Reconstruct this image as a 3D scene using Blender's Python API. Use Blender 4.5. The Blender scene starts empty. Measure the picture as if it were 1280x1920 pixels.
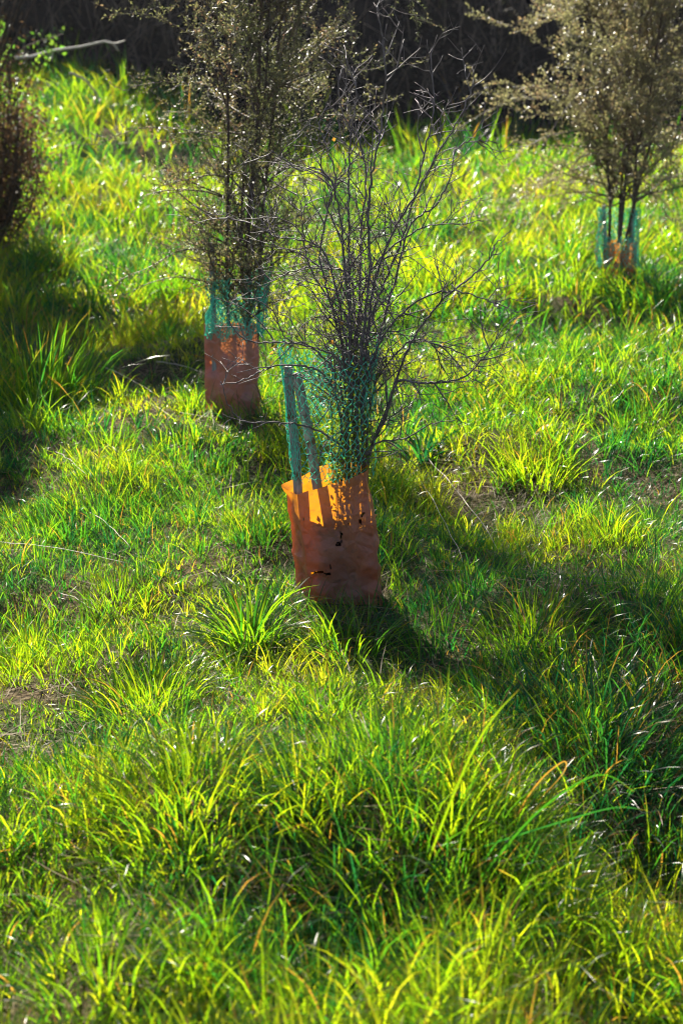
import bpy, math, random
import numpy as np
from mathutils import Vector, Matrix

random.seed(7)
rng = np.random.default_rng(11)
PI = math.pi
C = bpy.context.scene.collection
scene = bpy.context.scene

# ------------------------------------------------------------------ camera, world, sun, exposure
PITCH = math.radians(17.55)
CAM_H = 1.6
FPX = 2667.0
cd = bpy.data.cameras.new('camera')
cam = bpy.data.objects.new('camera', cd)
C.objects.link(cam)
cam.location = (0, 0, CAM_H)
cam.rotation_euler = (PI / 2 - PITCH, 0, 0)
cd.sensor_fit = 'VERTICAL'
cd.sensor_height = 36
cd.sensor_width = 24
cd.lens = 50
cd.clip_start = 0.05
cd.clip_end = 2000
cd.dof.use_dof = True
cd.dof.focus_distance = 4.35
cd.dof.aperture_fstop = 3.6
cd.dof.aperture_blades = 8
scene.camera = cam

SUN_EL = math.radians(43)
SUN_AZ = math.radians(-21)          # from +Y towards -X
world = bpy.data.worlds.new('World')
scene.world = world
world.use_nodes = True
wn = world.node_tree.nodes
wl = world.node_tree.links
bg = wn['Background']
sky = wn.new('ShaderNodeTexSky')
sky.sky_type = 'NISHITA'
sky.sun_disc = False
sky.sun_elevation = SUN_EL
sky.sun_rotation = SUN_AZ
wl.new(sky.outputs[0], bg.inputs[0])
bg.inputs[1].default_value = 0.052

sd = bpy.data.lights.new('sun', 'SUN')
sd.energy = 5.0
sd.angle = math.radians(0.5)
sd.color = (1.0, 0.93, 0.80)
sun = bpy.data.objects.new('sun', sd)
C.objects.link(sun)
S = Vector((math.sin(SUN_AZ) * math.cos(SUN_EL), math.cos(SUN_AZ) * math.cos(SUN_EL), math.sin(SUN_EL)))
sun.rotation_euler = S.to_track_quat('Z', 'Y').to_euler()
sun.location = (-6, 12, 12)

scene.view_settings.view_transform = 'Standard'
scene.view_settings.look = 'None'
scene.view_settings.gamma = 1
scene.view_settings.exposure = 1.55
scene.view_settings.use_curve_mapping = False
scene.render.engine = 'CYCLES'
cy = scene.cycles
scene.cycles.filter_width = 1.1
cy.max_bounces = 7
cy.diffuse_bounces = 3
cy.glossy_bounces = 2
cy.transmission_bounces = 5
cy.transparent_max_bounces = 6
cy.caustics_reflective = False
cy.caustics_refractive = False
cy.sample_clamp_indirect = 4

# ------------------------------------------------------------------ helpers
def P(px, py, Y):
    """a point at ground distance Y that is seen at photo pixel (px, py)"""
    a = (px - 640) / FPX
    b = (960 - py) / FPX
    cp, sp = math.cos(PITCH), math.sin(PITCH)
    d = Vector((a, cp + b * sp, -sp + b * cp))
    t = Y / d.y
    return Vector((d.x * t, Y, CAM_H + d.z * t))

_tab = rng.random((256, 256))
def vnoise(x, y, sc, ox=0.0, oy=0.0):
    x = np.asarray(x, float) / sc + ox + 1000.0
    y = np.asarray(y, float) / sc + oy + 1000.0
    xi = np.floor(x).astype(int); yi = np.floor(y).astype(int)
    fx = x - xi; fy = y - yi
    fx = fx * fx * (3 - 2 * fx); fy = fy * fy * (3 - 2 * fy)
    a = _tab[xi % 256, yi % 256]; b = _tab[(xi + 1) % 256, yi % 256]
    c = _tab[xi % 256, (yi + 1) % 256]; d = _tab[(xi + 1) % 256, (yi + 1) % 256]
    return (a * (1 - fx) + b * fx) * (1 - fy) + (c * (1 - fx) + d * fx) * fy

def sstep(a, b, x):
    t = np.clip((np.asarray(x, float) - a) / (b - a), 0, 1)
    return t * t * (3 - 2 * t)

GUARDS = [(0.0, 4.17), (-0.52, 6.62), (2.06, 10.4)]
HOLLOWS = []
def zf(x, y):
    x = np.asarray(x, float); y = np.asarray(y, float)
    z = 0.45 * sstep(9.5, 20, y)
    z = z + 0.95 * sstep(10.5, 19.5, y) * sstep(-1.0, -3.6, x)
    z = z + 0.10 * sstep(2.6, 5, y) * 0
    bump = 0.11 * (vnoise(x, y, 0.75) - 0.5) * 2 + 0.03 * (vnoise(x, y, 0.27, 7.3, 2.1) - 0.5) * 2
    bump = bump + 0.10 * (vnoise(x, y, 2.6, 3.1, 9.7) - 0.5) * sstep(6, 11, y)
    k = 1.0
    for gx, gy in GUARDS:
        r = np.hypot(x - gx, y - gy)
        k = k * sstep(0.12, 0.55, r)
    far = sstep(24, 40, np.hypot(x, y))
    for hx_, hy_, hr_, hd_ in HOLLOWS:
        bump = bump - hd_ * np.exp(-((x - hx_) ** 2 + (y - hy_) ** 2) / hr_ ** 2)
    return z + bump * k * (1 - far)

def Z(x, y):
    return float(zf(x, y))

def on_ground(px, py):
    """ground point seen at photo pixel"""
    Yl, Yh = 1.5, 24.0
    lo = None
    for i in range(400):
        Y = 1.6 * (22.0 / 1.6) ** (i / 399)
        p = P(px, py, Y)
        if p.z <= Z(p.x, p.y):
            return Vector((p.x, p.y, Z(p.x, p.y)))
    p = P(px, py, 20)
    return Vector((p.x, p.y, Z(p.x, p.y)))

_h = []
for px_, py_, hr_, hd_ in [(255, 310, 0.8, 0.28), (1080, 640, 0.38, 0.15), (980, 590, 0.3, 0.1), (430, 330, 0.7, 0.2), (700, 1750, 0.20, 0.09), (540, 1660, 0.12, 0.05),
                           (860, 1250, 0.18, 0.02), (800, 1540, 0.28, -0.10), (350, 1500, 0.24, -0.08), (280, 1260, 0.22, -0.08), (1000, 1130, 0.3, -0.07), (1130, 1400, 0.28, -0.06),
                           (200, 930, 0.25, -0.08), (430, 880, 0.25, -0.06), (930, 860, 0.35, -0.09), (1100, 760, 0.5, -0.1), (920, 990, 0.25, 0.07), (60, 1400, 0.2, 0.06), (1180, 1620, 0.25, 0.08),
                           (260, 720, 0.6, 0.12), (620, 1330, 0.16, -0.06), (60, 1180, 0.2, 0.06), (200, 1780, 0.16, -0.05), (1150, 480, 0.5, 0.0), (850, 440, 0.8, -0.12)]:
    _p = on_ground(px_, py_); _h.append((_p.x, _p.y, hr_, hd_))
HOLLOWS.extend(_h)

def mesh_np(name, verts, quads=None, tris=None, mat=None, parent=None, attrs=None, smooth=True):
    me = bpy.data.meshes.new(name)
    verts = np.asarray(verts, dtype=np.float32)
    q = np.zeros((0, 4), int) if quads is None or len(quads) == 0 else np.asarray(quads)
    t = np.zeros((0, 3), int) if tris is None or len(tris) == 0 else np.asarray(tris)
    me.vertices.add(len(verts)); me.vertices.foreach_set('co', verts.ravel())
    nl = q.size + t.size
    me.loops.add(nl)
    me.loops.foreach_set('vertex_index', np.concatenate([q.ravel(), t.ravel()]).astype(np.int32))
    me.polygons.add(len(q) + len(t))
    starts = np.concatenate([np.arange(len(q)) * 4, q.size + np.arange(len(t)) * 3]).astype(np.int32)
    me.polygons.foreach_set('loop_start', starts)
    me.polygons.foreach_set('use_smooth', np.full(len(q) + len(t), smooth))
    for k, v in (attrs or {}).items():
        a = me.attributes.new(k, 'FLOAT', 'POINT')
        a.data.foreach_set('value', np.asarray(v, dtype=np.float32))
    me.update(calc_edges=True)
    me.validate()
    if mat: me.materials.append(mat)
    o = bpy.data.objects.new(name, me)
    C.objects.link(o)
    if parent: o.parent = parent
    return o

def tag(o, label=None, cat=None, group=None, kind=None):
    if label: o['label'] = label
    if cat: o['category'] = cat
    if group: o['group'] = group
    if kind: o['kind'] = kind
    return o

def empty(name, loc, label, cat, group=None):
    o = bpy.data.objects.new(name, None)
    o.empty_display_size = 0.1
    C.objects.link(o)
    o.location = loc
    bpy.context.view_layer.update()
    return tag(o, label, cat, group)

class Tubes:
    """collects tapered tubes (world coordinates) into one mesh"""
    def __init__(s):
        s.v = []; s.q = []; s.t = []; s.n = 0; s.r = []
    def add(s, pts, radii, n=5, rnd=0.5, cap=True):
        pts = np.asarray([tuple(p) for p in pts], float)
        m = len(pts)
        tan = np.gradient(pts, axis=0)
        tan /= (np.linalg.norm(tan, axis=1, keepdims=True) + 1e-9)
        up = np.array([0.31, 0.17, 0.93]) if abs(tan[0, 2]) < 0.9 else np.array([0.95, 0.3, 0.05])
        u = np.cross(tan, up); u /= (np.linalg.norm(u, axis=1, keepdims=True) + 1e-9)
        w = np.cross(tan, u)
        a = np.arange(n) * 2 * PI / n
        radii = np.asarray(radii, float)[:, None, None]
        ring = pts[:, None, :] + radii * (np.cos(a)[None, :, None] * u[:, None, :] + np.sin(a)[None, :, None] * w[:, None, :])
        s.v.append(ring.reshape(-1, 3))
        i = np.arange(m - 1)[:, None] * n; j = np.arange(n)[None, :]; k = (j + 1) % n
        q = np.stack([i + j, i + k, i + n + k, i + n + j], -1).reshape(-1, 4) + s.n
        s.q.append(q)
        s.r.append(np.full(m * n, rnd))
        if cap:
            for base in (0, (m - 1) * n):
                for e in range(1, n - 1):
                    s.t.append((s.n + base, s.n + base + e, s.n + base + e + 1))
        s.n += m * n
    def build(s, name, mat, parent=None, origin=None):
        if not s.v: return None
        v = np.concatenate(s.v)
        if origin is not None: v = v - np.array(tuple(origin))
        return mesh_np(name, v, np.concatenate(s.q), np.array(s.t) if s.t else None, mat, parent, {'rnd': np.concatenate(s.r)})

def catmull(pts, sub=6):
    pts = [np.array(tuple(p), float) for p in pts]
    pts = [2 * pts[0] - pts[1]] + pts + [2 * pts[-1] - pts[-2]]
    out = []
    for i in range(1, len(pts) - 2):
        p0, p1, p2, p3 = pts[i - 1:i + 3]
        for k in range(sub):
            t = k / sub
            out.append(0.5 * ((2 * p1) + (-p0 + p2) * t + (2 * p0 - 5 * p1 + 4 * p2 - p3) * t * t + (-p0 + 3 * p1 - 3 * p2 + p3) * t ** 3))
    out.append(pts[-2])
    return np.array(out)

def unit(v):
    return v / (np.linalg.norm(v) + 1e-9)

def rnd_unit():
    return unit(rng.normal(size=3))

# leaves: rhombic folded leaf, arrays of positions, directions, lengths, widths
def leaf_mesh(pos, dirs, length, width, fold=0.25):
    n = len(pos)
    d = dirs / (np.linalg.norm(dirs, axis=1, keepdims=True) + 1e-9)
    r = rng.normal(size=(n, 3))
    s = np.cross(d, r); s /= (np.linalg.norm(s, axis=1, keepdims=True) + 1e-9)
    up = np.cross(s, d)
    L = length[:, None]; W = width[:, None] * 0.5
    a = pos; b = pos + d * L * 0.45 + s * W + up * W * fold
    c = pos + d * L; e = pos + d * L * 0.45 - s * W + up * W * fold
    v = np.stack([a, b, c, e], 1).reshape(-1, 3)
    i = np.arange(n) * 4
    t = np.concatenate([np.stack([i, i + 1, i + 2], 1), np.stack([i, i + 2, i + 3], 1)])
    return v, t

# ------------------------------------------------------------------ materials
def new_mat(name):
    m = bpy.data.materials.new(name)
    m.use_nodes = True
    nt = m.node_tree
    nt.nodes.clear()
    out = nt.nodes.new('ShaderNodeOutputMaterial')
    return m, nt, out

def N(nt, typ, **kw):
    n = nt.nodes.new(typ)
    for k, v in kw.items(): setattr(n, k, v)
    return n

def ramp(nt, src, stops):
    r = N(nt, 'ShaderNodeValToRGB')
    while len(r.color_ramp.elements) < len(stops): r.color_ramp.elements.new(0.5)
    for e, (p, c) in zip(r.color_ramp.elements, stops):
        e.position = p; e.color = (*c, 1)
    nt.links.new(src, r.inputs[0])
    return r.outputs[0]

def attr(nt, name):
    a = N(nt, 'ShaderNodeAttribute', attribute_name=name)
    return a.outputs['Fac']

def mixc(nt, f, a, b, typ='MIX'):
    m = N(nt, 'ShaderNodeMix', data_type='RGBA', blend_type=typ)
    for s, v in ((0, f), (6, a), (7, b)):
        if isinstance(v, (int, float)): m.inputs[s].default_value = v
        elif isinstance(v, tuple): m.inputs[s].default_value = (*v, 1)
        else: nt.links.new(v, m.inputs[s])
    return m.outputs[2]

def leafy(name, refl, trans, rough=0.42, spec=0.5, tfac=0.5, tip=None):
    """thin leaf: glossy coat over a diffuse side and a light-passing side"""
    m, nt, out = new_mat(name)
    r = attr(nt, 'rnd')
    pb = N(nt, 'ShaderNodeBsdfPrincipled')
    pb.inputs['Roughness'].default_value = rough
    pb.inputs['Specular IOR Level'].default_value = spec
    tb = N(nt, 'ShaderNodeBsdfTranslucent')
    c1 = ramp(nt, r, refl); c2 = ramp(nt, r, trans)
    if tip:
        t = attr(nt, 'tip')
        c1 = mixc(nt, t, c1, tip[0]); c2 = mixc(nt, t, c2, tip[1])
    nt.links.new(c1, pb.inputs['Base Color']); nt.links.new(c2, tb.inputs['Color'])
    mx = N(nt, 'ShaderNodeMixShader'); mx.inputs[0].default_value = tfac
    nt.links.new(pb.outputs[0], mx.inputs[1]); nt.links.new(tb.outputs[0], mx.inputs[2])
    nt.links.new(mx.outputs[0], out.inputs[0])
    return m

M = {}
GR = [(0.0, (0.005, 0.032, 0.020)), (0.35, (0.009, 0.042, 0.015)), (0.7, (0.018, 0.058, 0.009)), (0.92, (0.035, 0.07, 0.010)), (1.0, (0.18, 0.12, 0.03))]
GT = [(0.0, (0.015, 0.16, 0.035)), (0.3, (0.08, 0.34, 0.012)), (0.6, (0.38, 0.63, 0.007)), (0.92, (0.70, 0.78, 0.012)), (1.0, (0.65, 0.36, 0.04))]
TIP = ((0.30, 0.12, 0.03), (0.75, 0.33, 0.04))
M['grass'] = leafy('grass_blade', GR, GT, 0.27, 0.48, 0.60, TIP)
M['tussock'] = leafy('tussock_blade', GR, GT, 0.25, 0.42, 0.56, TIP)
M['straw'] = leafy('dead_grass_blade', [(0, (0.13, 0.085, 0.05)), (1, (0.36, 0.28, 0.18))], [(0, (0.22, 0.13, 0.05)), (1, (0.5, 0.38, 0.18))], 0.55, 0.3, 0.35)
M['manuka_leaf'] = leafy('small_olive_leaf', [(0, (0.045, 0.050, 0.028)), (0.7, (0.11, 0.105, 0.060)), (1, (0.18, 0.13, 0.095))],
                         [(0, (0.13, 0.17, 0.05)), (0.7, (0.34, 0.33, 0.13)), (1, (0.5, 0.28, 0.15))], 0.34, 0.7, 0.42)
M['manuka_leaf_pale'] = leafy('small_tan_leaf', [(0, (0.06, 0.052, 0.03)), (0.6, (0.12, 0.098, 0.052)), (1, (0.18, 0.12, 0.07))],
                              [(0, (0.26, 0.26, 0.09)), (0.6, (0.48, 0.46, 0.20)), (1, (0.52, 0.36, 0.18))], 0.32, 0.8, 0.45)
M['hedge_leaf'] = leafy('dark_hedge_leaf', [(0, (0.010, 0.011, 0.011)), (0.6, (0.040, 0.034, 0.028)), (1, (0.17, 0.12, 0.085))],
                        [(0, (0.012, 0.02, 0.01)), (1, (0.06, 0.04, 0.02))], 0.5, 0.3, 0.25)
M['brown_leaf'] = leafy('withered_brown_leaf', [(0, (0.045, 0.030, 0.021)), (1, (0.13, 0.085, 0.055))], [(0, (0.08, 0.045, 0.02)), (1, (0.28, 0.16, 0.07))], 0.6, 0.2, 0.4)
M['green_leaf'] = leafy('soft_green_leaf', [(0, (0.03, 0.09, 0.02)), (1, (0.09, 0.15, 0.03))], [(0, (0.15, 0.42, 0.03)), (1, (0.55, 0.65, 0.05))], 0.38, 0.5, 0.5)
M['yellow_leaf'] = leafy('yellowed_leaf', [(0, (0.30, 0.18, 0.03)), (1, (0.35, 0.16, 0.05))], [(0, (0.8, 0.55, 0.04)), (1, (0.85, 0.35, 0.05))], 0.45, 0.4, 0.5)

def bark(name, c0, c1, rough=0.5, spec=0.5, sc=60):
    m, nt, out = new_mat(name)
    pb = N(nt, 'ShaderNodeBsdfPrincipled')
    pb.inputs['Roughness'].default_value = rough
    pb.inputs['Specular IOR Level'].default_value = spec
    tc = N(nt, 'ShaderNodeTexCoord')
    no = N(nt, 'ShaderNodeTexNoise'); no.inputs['Scale'].default_value = sc; no.inputs['Detail'].default_value = 4
    nt.links.new(tc.outputs['Object'], no.inputs['Vector'])
    c = ramp(nt, no.outputs[0], [(0.3, c0), (0.7, c1)])
    nt.links.new(c, pb.inputs['Base Color'])
    b = N(nt, 'ShaderNodeBump'); b.inputs['Strength'].default_value = 0.5; b.inputs['Distance'].default_value = 0.002
    nt.links.new(no.outputs[0], b.inputs['Height']); nt.links.new(b.outputs[0], pb.inputs['Normal'])
    nt.links.new(pb.outputs[0], out.inputs[0])
    return m
M['bare_bark'] = bark('grey_purple_bark', (0.07, 0.055, 0.056), (0.19, 0.16, 0.165), 0.58, 0.3)
M['manuka_bark'] = bark('dark_brown_bark', (0.045, 0.033, 0.028), (0.13, 0.09, 0.075), 0.75, 0.2, 40)
M['manuka_twig'] = bark('red_brown_twig', (0.060, 0.038, 0.030), (0.14, 0.085, 0.065), 0.5, 0.5, 40)
M['scrub_twig'] = bark('grey_brown_scrub_twig', (0.05, 0.038, 0.032), (0.19, 0.14, 0.115), 0.7, 0.2, 3)
M['dead_wood'] = bark('pale_dead_wood', (0.35, 0.30, 0.24), (0.62, 0.56, 0.48), 0.6, 0.4, 50)
M['stalk'] = bark('pale_dry_stalk', (0.38, 0.32, 0.22), (0.62, 0.56, 0.44), 0.5, 0.5, 80)
M['hedge_core'] = bark('hedge_core_filler', (0.006, 0.006, 0.008), (0.022, 0.017, 0.017), 0.9, 0.1, 9)

def stake_mat():
    m, nt, out = new_mat('weathered_grey_timber')
    pb = N(nt, 'ShaderNodeBsdfPrincipled'); pb.inputs['Roughness'].default_value = 0.75
    tc = N(nt, 'ShaderNodeTexCoord')
    mp = N(nt, 'ShaderNodeMapping'); mp.inputs['Scale'].default_value = (90, 90, 5)
    no = N(nt, 'ShaderNodeTexNoise'); no.inputs['Scale'].default_value = 1; no.inputs['Detail'].default_value = 5
    no2 = N(nt, 'ShaderNodeTexNoise'); no2.inputs['Scale'].default_value = 22
    nt.links.new(tc.outputs['Object'], mp.inputs[0]); nt.links.new(mp.outputs[0], no.inputs['Vector']); nt.links.new(tc.outputs['Object'], no2.inputs['Vector'])
    c = ramp(nt, no.outputs[0], [(0.3, (0.16, 0.155, 0.15)), (0.55, (0.34, 0.335, 0.325)), (0.75, (0.48, 0.46, 0.43))])
    c2 = mixc(nt, ramp(nt, no2.outputs[0], [(0.55, (0, 0, 0)), (0.72, (1, 1, 1))]), c, (0.17, 0.09, 0.05))
    nt.links.new(c2, pb.inputs['Base Color'])
    b = N(nt, 'ShaderNodeBump'); b.inputs['Strength'].default_value = 0.7; b.inputs['Distance'].default_value = 0.003
    nt.links.new(no.outputs[0], b.inputs['Height']); nt.links.new(b.outputs[0], pb.inputs['Normal'])
    nt.links.new(pb.outputs[0], out.inputs[0])
    return m
M['stake'] = stake_mat()

def plastic_mat(name, refl, refl2, trans, tf=0.45):
    m, nt, out = new_mat(name)
    pb = N(nt, 'ShaderNodeBsdfPrincipled'); pb.inputs['Roughness'].default_value = 0.42
    pb.inputs['Specular IOR Level'].default_value = 0.45
    tb = N(nt, 'ShaderNodeBsdfTranslucent')
    tc = N(nt, 'ShaderNodeTexCoord')
    no = N(nt, 'ShaderNodeTexNoise'); no.inputs['Scale'].default_value = 11; no.inputs['Detail'].default_value = 6
    mu = N(nt, 'ShaderNodeTexNoise'); mu.inputs['Scale'].default_value = 55; mu.inputs['Detail'].default_value = 5
    nt.links.new(tc.outputs['Object'], no.inputs['Vector']); nt.links.new(tc.outputs['Object'], mu.inputs['Vector'])
    c = ramp(nt, no.outputs[0], [(0.35, refl), (0.65, refl2)])
    dirt = ramp(nt, mu.outputs[0], [(0.56, (0, 0, 0)), (0.74, (0.55, 0.55, 0.55))])
    c = mixc(nt, dirt, c, (0.20, 0.13, 0.09))
    nt.links.new(c, pb.inputs['Base Color'])
    tcol = mixc(nt, dirt, trans, (0.45, 0.16, 0.03))
    nt.links.new(tcol, tb.inputs['Color'])
    rr = ramp(nt, no.outputs[0], [(0.3, (0.26, 0.26, 0.26)), (0.7, (0.5, 0.5, 0.5))])
    nt.links.new(rr, pb.inputs['Roughness'])
    b = N(nt, 'ShaderNodeBump'); b.inputs['Strength'].default_value = 0.35; b.inputs['Distance'].default_value = 0.004
    nt.links.new(mu.outputs[0], b.inputs['Height'])
    vo = N(nt, 'ShaderNodeTexVoronoi', feature='DISTANCE_TO_EDGE'); vo.inputs['Scale'].default_value = 15
    dm = N(nt, 'ShaderNodeVectorMath', operation='MULTIPLY_ADD'); dm.inputs[1].default_value = (0.10, 0.10, 0.10)
    nt.links.new(no.outputs['Color'], dm.inputs[0]); nt.links.new(tc.outputs['Object'], dm.inputs[2]); nt.links.new(dm.outputs[0], vo.inputs['Vector'])
    vr = N(nt, 'ShaderNodeMapRange'); vr.inputs['From Max'].default_value = 0.22
    nt.links.new(vo.outputs['Distance'], vr.inputs['Value'])
    b2_ = N(nt, 'ShaderNodeBump'); b2_.inputs['Strength'].default_value = 0.55; b2_.inputs['Distance'].default_value = 0.007
    nt.links.new(vr.outputs[0], b2_.inputs['Height']); nt.links.new(b.outputs[0], b2_.inputs['Normal']); nt.links.new(b2_.outputs[0], pb.inputs['Normal'])
    mx = N(nt, 'ShaderNodeMixShader'); mx.inputs[0].default_value = tf
    nt.links.new(pb.outputs[0], mx.inputs[1]); nt.links.new(tb.outputs[0], mx.inputs[2])
    nt.links.new(mx.outputs[0], out.inputs[0])
    return m
M['plastic'] = plastic_mat('terracotta_plastic_film', (0.40, 0.16, 0.115), (0.48, 0.20, 0.145), (1.0, 0.36, 0.006), 0.44)
M['plastic_sunlit'] = plastic_mat('painted_sunlit_orange_film', (0.50, 0.16, 0.06), (0.60, 0.20, 0.07), (1.0, 0.38, 0.02), 0.45)  # far guard stands in tree shade; sunlit look put into the colour
M['plastic_worn'] = plastic_mat('faded_brown_plastic_film', (0.42, 0.18, 0.14), (0.52, 0.23, 0.18), (0.60, 0.20, 0.06), 0.25)

def net_mat():
    m, nt, out = new_mat('teal_plastic_mesh')
    pb = N(nt, 'ShaderNodeBsdfPrincipled'); pb.inputs['Roughness'].default_value = 0.4
    pb.inputs['Base Color'].default_value = (0.18, 0.66, 0.56, 1)
    tb = N(nt, 'ShaderNodeBsdfTranslucent'); tb.inputs['Color'].default_value = (0.16, 0.95, 0.74, 1)
    mx = N(nt, 'ShaderNodeMixShader'); mx.inputs[0].default_value = 0.45
    nt.links.new(pb.outputs[0], mx.inputs[1]); nt.links.new(tb.outputs[0], mx.inputs[2])
    nt.links.new(mx.outputs[0], out.inputs[0])
    return m
M['net'] = net_mat()

def ground_mat():
    m, nt, out = new_mat('soil_and_thatch')
    pb = N(nt, 'ShaderNodeBsdfPrincipled'); pb.inputs['Roughness'].default_value = 0.95
    pb.inputs['Specular IOR Level'].default_value = 0.1
    tc = N(nt, 'ShaderNodeTexCoord')
    n1 = N(nt, 'ShaderNodeTexNoise'); n1.inputs['Scale'].default_value = 55; n1.inputs['Detail'].default_value = 8
    n2 = N(nt, 'ShaderNodeTexNoise'); n2.inputs['Scale'].default_value = 1.7; n2.inputs['Detail'].default_value = 4
    for n in (n1, n2): nt.links.new(tc.outputs['Object'], n.inputs['Vector'])
    a = ramp(nt, n1.outputs[0], [(0.35, (0.035, 0.024, 0.015)), (0.6, (0.11, 0.08, 0.045)), (0.8, (0.22, 0.17, 0.10))])
    b = ramp(nt, n1.outputs[0], [(0.35, (0.022, 0.036, 0.012)), (0.7, (0.06, 0.085, 0.025))])
    f = ramp(nt, n2.outputs[0], [(0.42, (0, 0, 0)), (0.6, (1, 1, 1))])
    nt.links.new(mixc(nt, f, a, b), pb.inputs['Base Color'])
    bp = N(nt, 'ShaderNodeBump'); bp.inputs['Strength'].default_value = 1; bp.inputs['Distance'].default_value = 0.02
    nt.links.new(n1.outputs[0], bp.inputs['Height']); nt.links.new(bp.outputs[0], pb.inputs['Normal'])
    nt.links.new(pb.outputs[0], out.inputs[0])
    return m
M['ground'] = ground_mat()

# ------------------------------------------------------------------ ground
def axis(lo, hi, step, far):
    a = np.arange(lo, hi + 1e-6, step)
    ext = [step * 1.35 ** k for k in range(1, 40)]
    e = np.cumsum(ext); e = e[e < far]
    return np.concatenate([lo - e[::-1], a, hi + e])
gx = axis(-7.5, 7.5, 0.1, 300); gy = axis(0.6, 22.5, 0.1, 300)
X, Yg = np.meshgrid(gx, gy)
V = np.stack([X.ravel(), Yg.ravel(), zf(X, Yg).ravel()], 1)
nx, ny = len(gx), len(gy)
ii = (np.arange(ny - 1)[:, None] * nx + np.arange(nx - 1)[None, :]).ravel()
tag(mesh_np('ground', V, np.stack([ii, ii + 1, ii + nx + 1, ii + nx], 1), None, M['ground']), kind='structure')

# ------------------------------------------------------------------ grass
def blades(pos, length, width, az, lean, bend, rnd, tipf, segs=4, twist=None):
    n = len(pos)
    t = np.linspace(0, 1, segs + 1)
    ang = lean[:, None] + bend[:, None] * t[None, :] ** 1.4
    ds = length[:, None] / segs
    h = np.cumsum(np.concatenate([np.zeros((n, 1)), np.sin(ang[:, :-1] * 0.5 + ang[:, 1:] * 0.5) * ds], 1), 1)
    v = np.cumsum(np.concatenate([np.zeros((n, 1)), np.cos(ang[:, :-1] * 0.5 + ang[:, 1:] * 0.5) * ds], 1), 1)
    ca, sa = np.cos(az)[:, None], np.sin(az)[:, None]
    sway = (rng.random(n)[:, None] - 0.5) * 0.35 * length[:, None] * t[None, :] ** 2
    cx = pos[:, 0:1] + ca * h - sa * sway; cyy = pos[:, 1:2] + sa * h + ca * sway; cz = pos[:, 2:3] + v
    tw = az + PI / 2 + (rng.random(n) - 0.5) * 1.9
    twt = tw[:, None] + (rng.random(n)[:, None] - 0.5) * 1.6 * t[None, :]
    w = width[:, None] * 0.5 * np.minimum(1, 0.6 + 1.6 * t[None, :]) * (1 - t[None, :] ** 2.2)
    tilt = (rng.random(n)[:, None] - 0.5) * 0.9
    wx = np.cos(twt) * w; wy = np.sin(twt) * w; wz = tilt * w
    A = np.stack([cx - wx, cyy - wy, cz - wz], -1)
    B = np.stack([cx + wx, cyy + wy, cz + wz], -1)
    body = np.stack([A[:, :-1], B[:, :-1]], 2).reshape(n, segs * 2, 3)
    tipv = np.stack([cx[:, -1], cyy[:, -1], cz[:, -1]], -1)[:, None, :]
    verts = np.concatenate([body, tipv], 1)
    k = segs * 2 + 1
    base = (np.arange(n) * k)[:, None]
    qs = [np.stack([base + 2 * s, base + 2 * s + 1, base + 2 * s + 3, base + 2 * s + 2], -1).reshape(-1, 4) for s in range(segs - 1)]
    tr = np.concatenate([base + 2 * (segs - 1), base + 2 * (segs - 1) + 1, base + 2 * segs], 1)
    tv = np.concatenate([np.repeat(t[:-1], 2), [1.0]])
    tipa = np.clip((tv[None, :] - (1 - tipf[:, None])) / 0.25, 0, 1)
    return verts.reshape(-1, 3), np.concatenate(qs), tr, np.repeat(rnd, k), tipa.ravel()

class Blades:
    def __init__(s): s.v = []; s.q = []; s.t = []; s.r = []; s.tp = []; s.n = 0
    def add(s, *a, **k):
        v, q, t, r, tp = blades(*a, **k)
        s.v.append(v); s.q.append(q + s.n); s.t.append(t + s.n); s.r.append(r); s.tp.append(tp); s.n += len(v)
    def build(s, name, mat, parent=None, origin=None):
        v = np.concatenate(s.v)
        if origin is not None: v = v - np.array(tuple(origin))
        return mesh_np(name, v, np.concatenate(s.q), np.concatenate(s.t), mat, parent, {'rnd': np.concatenate(s.r), 'tip': np.concatenate(s.tp)})

BARE = []
for px, py, r, a in [(930, 960, 0.26, 1.0), (1010, 1000, 0.14, 0.9), (30, 1410, 0.13, 0.9), (330, 730, 0.42, 1.0), (230, 720, 0.30, 0.9),
                     (1265, 920, 0.22, 1.0), (255, 300, 0.6, 1.0), (1080, 625, 0.35, 0.9), 
                     (1270, 1390, 0.16, 0.8), (640, 1170, 0.10, 0.4), (540, 1050, 0.09, 0.7), (300, 1800, 0.09, 0.7), (480, 1660, 0.07, 0.7),
                     (790, 1760, 0.10, 0.7), (680, 1640, 0.06, 0.7), (160, 810, 0.2, 0.7), (440, 1080, 0.06, 0.4), (180, 1140, 0.06, 0.4),
                     (50, 470, 0.7, 0.7), (130, 1310, 0.08, 0.5), (450, 790, 0.22, 0.9), (1080, 1100, 0.08, 0.6), (620, 1890, 0.07, 0.6), (700, 1730, 0.09, 1.0), (570, 1690, 0.06, 0.9), (880, 1760, 0.08, 0.9), (420, 1640, 0.06, 0.8), (1180, 1600, 0.10, 0.8), (900, 1420, 0.06, 0.6), (1060, 1480, 0.08, 0.7)]:
    g = on_ground(px, py)
    BARE.append((g.x, g.y, r, a * 0.85))
def bare(x, y):
    b = np.zeros_like(x)
    for bx, by, r, a in BARE:
        wob = 1 + 0.8 * (vnoise(x, y, 0.13, 5, 5) - 0.5)
        b = np.maximum(b, a * np.exp(-(((x - bx) ** 2 + (y - by) ** 2) / (r * wob) ** 2) ** 1.5))
    for gx_, gy_ in GUARDS[:2]:
        b = np.maximum(b, (np.hypot((x - gx_), (y - gy_)) < 0.15) * 1.0)
    return b

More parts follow.
